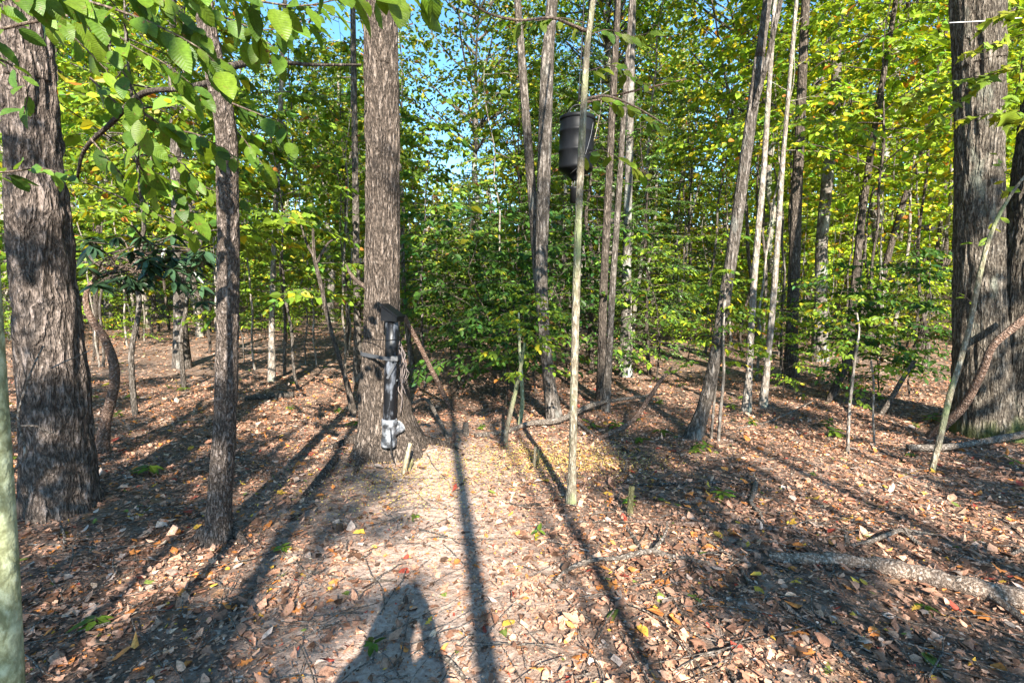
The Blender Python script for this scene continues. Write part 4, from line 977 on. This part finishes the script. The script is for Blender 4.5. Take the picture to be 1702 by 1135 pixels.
METAL = plain('dull_metal', (0.14, 0.14, 0.145), 0.5, 0.7)
def box(name, lo, hi, mat, parent, bev=0.0):
    import bmesh
    bm = bmesh.new()
    bmesh.ops.create_cube(bm, size=1.0)
    for v in bm.verts:
        v.co = Vector([(lo[i] + hi[i]) / 2 + v.co[i] * (hi[i] - lo[i]) for i in range(3)])
    if bev: bmesh.ops.bevel(bm, geom=bm.edges[:], offset=bev, segments=2, affect='EDGES')
    me = bpy.data.meshes.new(name); bm.to_mesh(me); bm.free(); me.materials.append(mat)
    return obj(name, me, parent)
def pipe_feeder():
    Yp = b3[1] - 0.33
    bot = at(646, 741, Yp); top = at(652, 520, Yp)
    ln = (top - bot).length
    rp = 10.6 * Yp / F
    t = thing('pipe_feeder', bot, 'upright black pipe game feeder with worn grey spout strapped to the tree', 'feeder')
    t.rotation_euler = (top - bot).to_track_quat('Z', 'Y').to_euler()
    z0 = 0.245 * ln * 0.85
    obj('pipe', ringmesh('pipe', [(rp, z0 - 0.05), (rp, z0 + 0.3), (rp, z0 + 0.6), (rp, ln - 0.05), (0.001, ln - 0.05)], 36, PIPE), t)
    k = rp * 1.16
    fit = obj('fitting', ringmesh('fitting', [(rp * 0.85, 0.0), (k * 1.03, 0.0), (k * 1.05, 0.01), (k * 1.05, 0.065), (k * 0.98, 0.072), (k * 0.96, 0.10), (k * 0.96, z0 - 0.07), (k * 1.04, z0 - 0.06), (k * 1.04, z0 - 0.005), (k * 0.99, z0), (rp * 1.0, z0)], 36, PVC), t)
    # spout: a hollow branch of the fitting
    d = Vector((0.62, -0.55, 0.42)).normalized()
    s0 = Vector((0.0, 0.0, 0.10))
    sp = obj('spout', ringmesh('spout', [(rp * 0.85, 0), (rp * 0.87, 0.07), (rp * 0.88, 0.085), (rp * 0.98, 0.095), (rp * 0.98, 0.135), (rp * 0.90, 0.137), (rp * 0.86, 0.08), (rp * 0.75, 0.04), (0.001, 0.04)], 28, PVC), t, s0, d.to_track_quat('Z', 'Y').to_euler())
    obj('spout_rim', ringmesh('spout_rim', [(rp * 0.99, 0.128), (rp * 1.01, 0.139), (rp * 0.87, 0.14), (rp * 0.85, 0.10)], 28, PVCW), sp)
    # sloped cap
    w = rp * 1.28
    V = np.array([(-w, -w * 1.1, ln - 0.07), (w, -w * 1.1, ln - 0.07), (w, w, ln - 0.07), (-w, w, ln - 0.07),
                  (-w, -w * 1.1, ln - 0.035), (w, -w * 1.1, ln - 0.035), (w, w, ln + 0.05), (-w, w, ln + 0.05)])
    o = obj('cap', mesh('cap', V, np.array([(0, 1, 2, 3), (4, 5, 6, 7), (0, 1, 5, 4), (1, 2, 6, 5), (2, 3, 7, 6), (3, 0, 4, 7)]), BLACK, False), t)
    o.rotation_euler = (0, 0, -0.25)
    w2 = w * 1.06
    lo, hi = ln - 0.036, ln + 0.062
    V = np.array([(-w2, -w2 * 1.15, lo), (w2, -w2 * 1.15, lo), (w2, w2, hi), (-w2, w2, hi), (-w2, -w2 * 1.15, lo + .014), (w2, -w2 * 1.15, lo + .014), (w2, w2, hi + .014), (-w2, w2, hi + .014)])
    o = obj('lid', mesh('lid', V, np.array([(3, 2, 1, 0), (4, 5, 6, 7), (0, 1, 5, 4), (1, 2, 6, 5), (2, 3, 7, 6), (3, 0, 4, 7)]), BLACK, False), t)
    o.rotation_euler = (0, 0, -0.25)
    box('sticker', (-0.005, -rp - 0.002, ln * 0.495), (rp * 0.75, -rp * 0.55, ln * 0.505), PVCW, t)
    # drain cable
    Q, ww = catmull([(-0.07, -0.03, 0.17), (-0.13, -0.05, 0.08), (-0.16, -0.06, 0.0), (-0.21, -0.10, -0.06)], [0.005] * 4, 20)
    obj('cable', mesh('cable', *tube(Q, ww, 6, True), BLACK), t)
    return t, bot, top, rp
pf, pbot, ptop, prp = pipe_feeder()
def strap_around(name, label, cat, ypx, half, mat, tilt=0.0):
    """band running round the trunk and over the pipe"""
    z = at(640, ypx, b3[1]).z
    f = (z - pbot.z) / (ptop.z - pbot.z)
    pc = pbot.lerp(ptop, f)
    tc = np.array([float(at(636, ypx, b3[1]).x), b3[1]]); rt = 33 * b3[1] / F + 0.012
    pts = []
    for a in np.linspace(0, 2 * math.pi, 96, endpoint=False):
        pts.append(tc + rt * np.array([math.cos(a), math.sin(a)])); pts.append(np.array([pc.x, pc.y]) + (prp + 0.006) * np.array([math.cos(a), math.sin(a)]))
    pts = sorted(map(tuple, pts))
    def cross(o, a, bq): return (a[0] - o[0]) * (bq[1] - o[1]) - (a[1] - o[1]) * (bq[0] - o[0])
    hull = []
    for seq in (pts, pts[::-1]):
        h = []
        for p in seq:
            while len(h) >= 2 and cross(h[-2], h[-1], p) <= 0: h.pop()
            h.append(p)
        hull += h[:-1]
    H = np.array(hull); n = len(H)
    c = H.mean(0); base = np.array([c[0], c[1], z])
    def ring(dz, off):
        dv = unit(H - c)
        return np.column_stack([H + dv * off - c, tilt * (H[:, 0] - c[0]) + dz])
    V = np.vstack([ring(-half, 0), ring(half, 0), ring(half, 0.004), ring(-half, 0.004)])
    j = np.arange(n); k = (j + 1) % n
    Fq = np.vstack([np.stack([j + n * a, k + n * a, k + n * bq, j + n * bq], -1) for a, bq in ((0, 1), (1, 2), (2, 3), (3, 0))])
    t = thing(name, base, label, cat)
    obj('band', mesh('band', V, Fq, mat, False), t)
    return t, base, pc
st, sb, spc = strap_around('ratchet_strap', 'grey webbing strap holding the pipe feeder to the tree', 'strap', 587, 0.017, STRAPM, -0.03)
o = box('buckle', (0.02, -0.012, -0.022), (0.075, 0.012, 0.022), METAL, st, 0.004); o.location = Vector((spc.x, spc.y - prp - 0.02, spc.z)) - Vector(sb)
o = box('tail', (0.055, -0.006, -0.16), (0.075, 0.0, 0.0), STRAPM, st); o.location = Vector((spc.x, spc.y - prp - 0.012, spc.z)) - Vector(sb); o.rotation_euler = (0, 0.5, 0)
strap_around('thin_wire', 'thin dark wire round the tree just above the webbing strap', 'wire', 560, 0.003, BLACK, 0.06)
def rope():
    Yr = b3[1] - 0.22
    base = np.array(at(668, 600, Yr))
    t = thing('tangled_rope', base, 'tangled pale rope hanging beside the pipe feeder on the tree', 'rope')
    rr = np.random.default_rng(8)
    for k in range(7):
        x0 = 664 + k * 1.6
        P = [np.array(at(x0 + rr.normal(0, 3), y + rr.normal(0, 6), Yr + rr.normal(0, 0.03))) - base for y in np.linspace(562 + rr.uniform(0, 20), 640 + rr.uniform(-30, 45), 7)]
        Q, w = catmull(P, [0.004] * 7, 26)
        obj('strand', mesh('strand', *tube(Q, w, 5, True), ROPEM), t)
rope()

# ------------------------------------------------------------------ hanging drum feeder
DRUM = plain('black_drum_plastic', (0.004, 0.0045, 0.006), 0.5, 0, (0.010, 0.011, 0.013), 3.0, 0.55, spec=0.15)
def drum():
    Yd = 6.4
    c = at(958, 245, Yd); sc = Yd / F
    rd = 27.5 * sc; zt = 44 * sc; zb = -34 * sc
    t = thing('drum_feeder', c, 'black plastic drum game feeder hanging in the air behind the pale sapling pole', 'feeder')
    t.rotation_euler = (0, 0.03, 0)
    def hoop(z): return [(rd, z - 0.022), (rd * 1.035, z - 0.012), (rd * 1.035, z + 0.012), (rd, z + 0.022)]
    prof = [(0.001, -53 * sc), (0.04, -53 * sc), (0.045, -51 * sc), (rd * 0.55, -43 * sc), (rd * 0.97, zb - 3 * sc), (rd * 1.02, zb), (rd * 1.0, zb + 0.02)] + hoop(-8 * sc) + hoop(22 * sc) + [(rd, zt - 0.04), (rd * 1.01, zt - 0.02)]
    obj('drum', ringmesh('drum', prof, 56, DRUM), t)
    obj('lid', ringmesh('lid', [(rd * 1.0, zt - 0.035), (rd * 1.05, zt - 0.03), (rd * 1.05, zt + 0.01), (rd * 0.98, zt + 0.018), (rd * 0.9, zt + 0.004), (0.001, zt + 0.012)], 56, DRUM), t)
    for a in (0.3, 2.4, 4.5):
        P = np.array([[0.03 * math.cos(a), 0.03 * math.sin(a), -52 * sc], [0.03 * math.cos(a), 0.03 * math.sin(a), -64 * sc]])
        obj('hanger_rod', mesh('hanger_rod', *tube(*catmull(P, [0.005] * 2, 3), 6, True), METAL), t)
    mz = -63 * sc
    obj('motor_housing', ringmesh('motor_housing', [(0.001, mz), (0.062, mz), (0.064, mz - 0.02), (0.056, mz - 0.03), (0.052, mz - 0.19), (0.001, mz - 0.19)], 28, BLACK), t)
    Q, w = catmull([(-rd * 0.75, 0, zt), (-rd * 0.45, -0.02, zt + 0.10), (-rd * 0.2, 0, zt + 0.155), (rd * 0.2, 0, zt + 0.16), (rd * 0.5, 0.02, zt + 0.10), (rd * 0.8, 0, zt)], [0.009] * 6, 40)
    obj('handle', mesh('handle', *tube(Q, w, 8, True), BLACK), t)
    Q, w = catmull([(-10 * sc, -rd * 0.6, -46 * sc), (0.05, -rd * 1.05, -30 * sc), (0.13, -rd * 1.05, 5 * sc), (0.16, -rd * 1.06, 30 * sc)], [0.003] * 4, 16)
    obj('guy_wire', mesh('guy_wire', *tube(Q, w, 5, True), METAL), t)
    Q, w = catmull([(0, 0, zt + 0.155), (0.03, 0.1, zt + 1.2), (0.05, 0.2, zt + 3.5)], [0.006] * 3, 16)
    obj('cable', mesh('cable', *tube(Q, w, 6, True), BLACK), t)
drum()
t = thing('string', at(1585, 38, 4.8), 'white string stretched across the top of the twin trunk', 'string')
P = [np.array(at(x, y, 4.8)) - np.array(t.location) for x, y in ((1578, 38.5), (1640, 35), (1720, 28))]
obj('cord', mesh('cord', *tube(*catmull(P, [0.004] * 3, 8), 5, True), plain('white_string', (0.75, 0.75, 0.72), 0.8)), t)

# ------------------------------------------------------------------ near overhanging leaves, each leaf its own piece
GL = [outline_leaf('leaf', h, f, c, LEAF_BIG, w, s + 20) for s, (h, f, c, w) in enumerate([(H_BEECH, 0.30, 0.12, .015), (H_BEECH, 0.15, 0.28, .02), (H_BEECH, 0.45, 0.05, .01), (H_BEECH, 0.2, -0.1, .02)])]
ML = [outline_leaf('leaf', H_MAPLE, f, c, LEAF_BIG, 0.02, s + 30) for s, (f, c) in enumerate([(0.15, 0.15), (-0.1, 0.3), (0.25, 0.0)])]
from mathutils import Matrix
def leafy(name, label, runs, meshes, size, seed, cols, hang=0.7, cat='branch', twigmat=BARK_TWIG, parent=None, pbase=None, tw=1.0):
    """runs: (points (x, y, depth), leaf count). Leaves hang alternately along each twig"""
    rr = np.random.default_rng(seed)
    if parent is None:
        base = np.array(at(*runs[0][0][0])); t = thing(name, base, label, cat)
    else: t, base = parent, pbase
    for pts, n in runs:
        P = [np.array(at(*p)) - base for p in pts]
        m = 26
        Q, w = catmull(P, np.linspace(0.006, 0.002, len(P)) * tw, m)
        obj('twig', mesh('twig', *tube(Q, w, 6, True), twigmat), t)
        for k in range(n):
            s = (k + 0.5 + rr.uniform(-0.3, 0.3)) / n * (m - 1)
            i = min(int(s), m - 2)
            p = Q[i] + (Q[i + 1] - Q[i]) * (s - i)
            tan = unit(Q[i + 1] - Q[i])
            side = unit(np.cross(tan, [0, 0, 1.0])) * (1 if k % 2 else -1)
            d = Vector(tan * 0.5 + side * 0.65 + np.array([0, 0, -hang]) + rr.normal(0, 0.28, 3)).normalized()
            nn = Vector(np.array([0, -0.55, 0.75]) + rr.normal(0, 0.35, 3))
            nn = (nn - d * nn.dot(d)).normalized()
            x = d.cross(nn)
            sz = size * math.exp(rr.normal(0, 0.22))
            M = Matrix((x, d, nn)).transposed().to_4x4()
            c = np.array(cols[int(rr.integers(len(cols)))]) * math.exp(rr.normal(0, 0.18))
            o = obj('leaf', meshes[int(rr.integers(len(meshes)))], t, color=np.clip(c, 0, 1))
            o.matrix_local = Matrix.Translation(Vector(p) + d * sz * 0.18) @ M @ Matrix.Scale(sz, 4)
    return t
G1 = [(0.09, 0.17, 0.016), (0.11, 0.19, 0.016), (0.07, 0.14, 0.018), (0.13, 0.20, 0.016)]
leafy('overhanging_branch', 'big toothed green leaves on dark twigs hanging into the top left corner', [
    ([(-40, 60, 1.9), (60, 36, 1.9), (145, 30, 1.95), (190, 95, 2.0), (225, 155, 2.0), (240, 190, 2.0), (228, 270, 2.05)], 18),
    ([(-40, -40, 1.7), (100, -10, 1.75), (230, 30, 1.8), (330, 80, 1.85), (380, 130, 1.9)], 38),
    ([(150, -60, 2.0), (270, 0, 2.0), (330, 50, 2.05), (360, 110, 2.1)], 32),
    ([(240, -60, 1.8), (320, -30, 1.8), (420, 0, 1.85), (500, 10, 1.9), (560, 0, 1.9)], 24),
    ([(-30, 10, 2.3), (40, 0, 2.3), (120, 60, 2.35), (180, 120, 2.4)], 16),
    ([(240, 190, 2.1), (285, 215, 2.2), (330, 225, 2.25), (390, 260, 2.3)], 20),
    ([(228, 268, 2.1), (245, 290, 2.2), (285, 310, 2.25), (310, 350, 2.3)], 16),
    ([(60, -40, 2.4), (150, 20, 2.4), (210, 70, 2.5), (280, 110, 2.5), (340, 160, 2.6)], 26),
    ([(150, 130, 2.6), (220, 200, 2.6), (250, 260, 2.6), (255, 330, 2.6)], 16),
    ([(290, -40, 2.2), (340, 10, 2.2), (400, 40, 2.3), (450, 50, 2.3), (520, 30, 2.4)], 26), ([(150, 230, 3.0), (210, 300, 3.1), (250, 350, 3.2), (330, 390, 3.3)], 22), ([(240, 240, 3.0), (300, 270, 3.0), (340, 310, 3.1), (400, 330, 3.2)], 20)], GL, 0.09, 1, G1)
leafy('overhanging_branch', 'single row of large dark leaves hanging from the top edge over the feeder tree', [
    ([(520, -60, 1.7), (570, -20, 1.7), (620, -10, 1.75), (680, -20, 1.75), (740, -30, 1.8)], 18)], GL, 0.095, 2, G1)
leafy('overhanging_branch', 'small leafy spray crossing the massive left trunk at mid height', [
    ([(-40, 290, 2.4), (20, 285, 2.4), (70, 280, 2.45), (120, 295, 2.5)], 16), ([(-30, 90, 2.2), (20, 110, 2.2), (45, 150, 2.2), (40, 190, 2.2)], 9)], GL, 0.085, 3, [(0.12, 0.21, 0.03), (0.09, 0.18, 0.03)], 0.3)
leafy('overhanging_branch', 'drooping leaf spray right of the slim ridged trunk near its top', [
    ([(385, 172, 3.0), (430, 190, 3.0), (470, 205, 3.0), (480, 235, 3.0)], 12), ([(390, 215, 3.1), (420, 250, 3.1), (440, 280, 3.1)], 9), ([(395, 60, 2.6), (440, 70, 2.6), (470, 90, 2.6)], 8)], GL, 0.11, 4, G1)
G2 = [(0.10, 0.19, 0.02), (0.14, 0.21, 0.02), (0.16, 0.20, 0.02)]
leafy(None, None, [
    ([(976, 60, 3.75), (1010, 50, 3.8), (1050, 60, 3.9), (1100, 50, 4.0)], 22), ([(974, 120, 3.75), (1020, 110, 3.9), (1070, 140, 4.0), (1110, 130, 4.0)], 20),
    ([(972, 165, 3.75), (1010, 165, 3.8), (1060, 185, 3.9), (1100, 215, 3.9)], 20), ([(978, 40, 3.7), (930, 30, 3.6), (880, 35, 3.5), (800, 20, 3.4)], 26),
    ([(966, 260, 3.8), (1000, 250, 3.9), (1040, 270, 4.0), (1080, 290, 4.0)], 14)], GL, 0.095, 5, G2, 0.6, parent=tr5, pbase=b5, tw=0.7)
G3 = [(0.22, 0.30, 0.02), (0.17, 0.27, 0.02), (0.28, 0.30, 0.02)]
leafy('maple_branch', 'bright lime maple leaves reaching in from the right border across the twin trunk', [
    ([(1780, 60, 3.6), (1720, 55, 3.6), (1660, 70, 3.65), (1600, 90, 3.7)], 22), ([(1780, 120, 3.7), (1700, 110, 3.75), (1640, 125, 3.8), (1560, 140, 3.9), (1500, 165, 4.0)], 34),
    ([(1780, 180, 3.8), (1700, 190, 3.8), (1640, 190, 3.85), (1590, 200, 3.9)], 24), ([(1770, 20, 3.4), (1700, 15, 3.4), (1650, 30, 3.45)], 14),
    ([(1700, 95, 3.6), (1690, 150, 3.6), (1660, 200, 3.7)], 12), ([(1640, 125, 3.9), (1580, 180, 4.0), (1540, 215, 4.1)], 18)], ML, 0.085, 6, G3, 0.45)
leafy(None, None, [([(1664, 352, 4.6), (1640, 400, 4.5), (1615, 405, 4.5)], 6), ([(1618, 505, 4.5), (1600, 490, 4.45), (1585, 485, 4.4)], 4), ([(1660, 340, 4.5), (1672, 300, 4.4), (1655, 250, 4.4)], 8)], GL, 0.075, 7, G3, 0.2, parent=t if False else bpy.data.objects['leaning_sapling'], pbase=np.array(bpy.data.objects['leaning_sapling'].location), tw=0.6)

# ------------------------------------------------------------------ seedlings on the floor
def seedling_meshes(seed, n, L):
    rr = np.random.default_rng(seed)
    P, D, N = [], [], []
    h = 0.5
    for k in range(n):
        a = k * 2.4 + rr.random(); z = h * (0.45 + 0.55 * k / n)
        P.append([0.02 * math.cos(a), 0.02 * math.sin(a), z]); D.append([math.cos(a), math.sin(a), 0.25 * rr.normal()]); N.append([0.2 * rr.normal(), 0.2 * rr.normal(), 1])
    V, Fq = leaves(np.array(P), np.array(D), np.array(N), L * np.exp(rr.normal(0, 0.2, n)), L * 0.5, 0.2, 0.25)
    st = tube(*catmull([(0, 0, -0.1), (0.02, 0, 0.2), (0, 0.01, h)], [0.02, 0.015, 0.01], 6), 5)
    return mesh('stem', *st, BARK_TWIG), mesh('foliage', V, Fq, LEAF, False, np.repeat(green_cols(n, rr, 0.1), 6, 0))
SEED = [seedling_meshes(1, 7, 0.6), seedling_meshes(2, 11, 0.5), seedling_meshes(3, 5, 0.7)]
r7 = np.random.default_rng(707)
SPOTS = [(160, 1045, 1.0, 'broad-leaved green seedling in the lower left corner litter'), (690, 862, .5, 'tiny bright seedling on the bare strip'), (620, 1080, .7, 'small sprout beside the head of the shadow at the bottom'), (250, 790, 1.6, 'low leafy seedling clump between massive left trunk and slim trunk'),
         (470, 918, .7, 'blue-green seedling right of the slim ridged trunk foot'), (895, 890, .7, 'small pale green sprout near the middle of the floor'), (690, 712, .9, 'leafy sprout behind the feeder tree root'), (800, 714, .9, 'yellow-green sprout beside the small grey stump'),
         (1155, 1000, .5, 'small green sprout left of the long thin stick'), (1535, 1015, .6, 'green seedling below the weathered log')]
for (px, py, s, lab) in SPOTS:
    p = gp(px, py); st_, fo = SEED[int(r7.integers(3))]
    t = thing('seedling', p, lab, 'seedling', None, (0, 0, r7.uniform(0, 6)), 0.12 * s)
    obj('stem', st_, t); o = obj('foliage', fo, t, color=(0.9, 0.95, 1.0)); o['kind'] = 'stuff'
for k in range(75):
    py = 490 + 1275 / r7.uniform(3.6, 13); px = r7.uniform(0, 1702)
    if 430 < px < 1000 and py > 730: continue
    p = gp(px, py); st_, fo = SEED[int(r7.integers(3))]
    side_ = 'left of the feeder tree' if px < 640 else 'right of the feeder tree'
    t = thing('seedling', p, 'small green seedling', 'seedling', f'seedlings {side_}', (0, 0, r7.uniform(0, 6)), r7.uniform(0.08, 0.19))
    obj('stem', st_, t); o = obj('foliage', fo, t, color=tuple(np.array([0.95, 0.95, 1]) * r7.uniform(0.7, 1.4))); o['kind'] = 'stuff'
    row(t, px, 'small green seedling', ('near' if py > 700 else 'farther off') + ' ' + zone(px))

# ------------------------------------------------------------------ the photographer, behind the camera: only the shadow is seen
def person():
    me = bpy.data.meshes.new('body')
    J = {'pelvis': ((0, 0, .95), .15), 'waist': ((0, 0, 1.1), .13), 'chest': ((0, 0, 1.32), .135), 'neck': ((0, .01, 1.5), .06), 'chin': ((0, .03, 1.56), .09), 'head': ((0, .03, 1.66), .115), 'crown': ((0, .02, 1.75), .08)}
    E = [('pelvis', 'waist'), ('waist', 'chest'), ('chest', 'neck'), ('neck', 'chin'), ('chin', 'head'), ('head', 'crown')]
    for s, q in ((-1, 'l'), (1, 'r')):
        J[q + 'sh'] = ((s * .17, 0, 1.42), .06); J[q + 'el'] = ((s * .19, .12, 1.2), .05); J[q + 'wr'] = ((s * .10, .22, 1.48), .04); J[q + 'pa'] = ((s * .06, .24, 1.56), .04)
        J[q + 'hip'] = ((s * .10, 0, .88), .10); J[q + 'kn'] = ((s * .13, .02, .5), .065); J[q + 'an'] = ((s * .14, 0, .09), .045); J[q + 'to'] = ((s * .16, .16, .035), .035)
        E += [('chest', q + 'sh'), (q + 'sh', q + 'el'), (q + 'el', q + 'wr'), (q + 'wr', q + 'pa'), ('pelvis', q + 'hip'), (q + 'hip', q + 'kn'), (q + 'kn', q + 'an'), (q + 'an', q + 'to')]
        for f in range(5):
            J[f'{q}f{f}'] = ((s * (.05 - .008 * f), .27 + .005 * f, 1.56 + .014 * f), .010); J[f'{q}g{f}'] = ((s * (.025 - .004 * f), .29, 1.57 + .014 * f), .008)
            E += [(q + 'pa', f'{q}f{f}'), (f'{q}f{f}', f'{q}g{f}')]
    names = list(J)
    me.from_pydata([J[n][0] for n in names], [(names.index(a), names.index(bq)) for a, bq in E], [])
    m, nt, bs = nodes('clothed_body')
    tc = nt.nodes.new('ShaderNodeTexCoord'); sp = nd(nt, 'ShaderNodeSeparateXYZ', {0: tc.outputs['Object']})
    mr = nd(nt, 'ShaderNodeMapRange', {'Value': sp.outputs[2], 1: 0, 2: 1.8})
    nt.links.new(ramp(nt, mr.outputs[0], [(0.0, (.04, .03, .02)), (0.06, (.05, .06, .09)), (0.55, (.10, .12, .08)), (0.84, (.45, .28, .20))]), bs.inputs['Base Color'])
    me.materials.append(m)
    t = thing('person', (-0.13, -0.42, float(gz(-0.13, -0.42))), 'person in jacket and jeans holding a camera, seen only as a shadow', 'person')
    o = obj('body', me, t)
    sk = o.modifiers.new('skin', 'SKIN')
    me.skin_vertices.items()
    for i, n in enumerate(names): me.skin_vertices[0].data[i].radius = (J[n][1], J[n][1])
    me.skin_vertices[0].data[0].use_root = True
    o.modifiers.new('smooth', 'SUBSURF').levels = 2
    o.modifiers['smooth'].render_levels = 2
try:
    person()
except Exception as e:
    import traceback; traceback.print_exc()

# places in the rows go into the labels
for (what, where), L_ in ROWS.items():
    L_.sort(key=lambda q: q[0])
    for i_, (px_, t_) in enumerate(L_):
        t_['label'] = f'{what} {where}' if len(L_) == 1 else f'{what} {where}, {ORD[min(i_, 26)]} from the left'
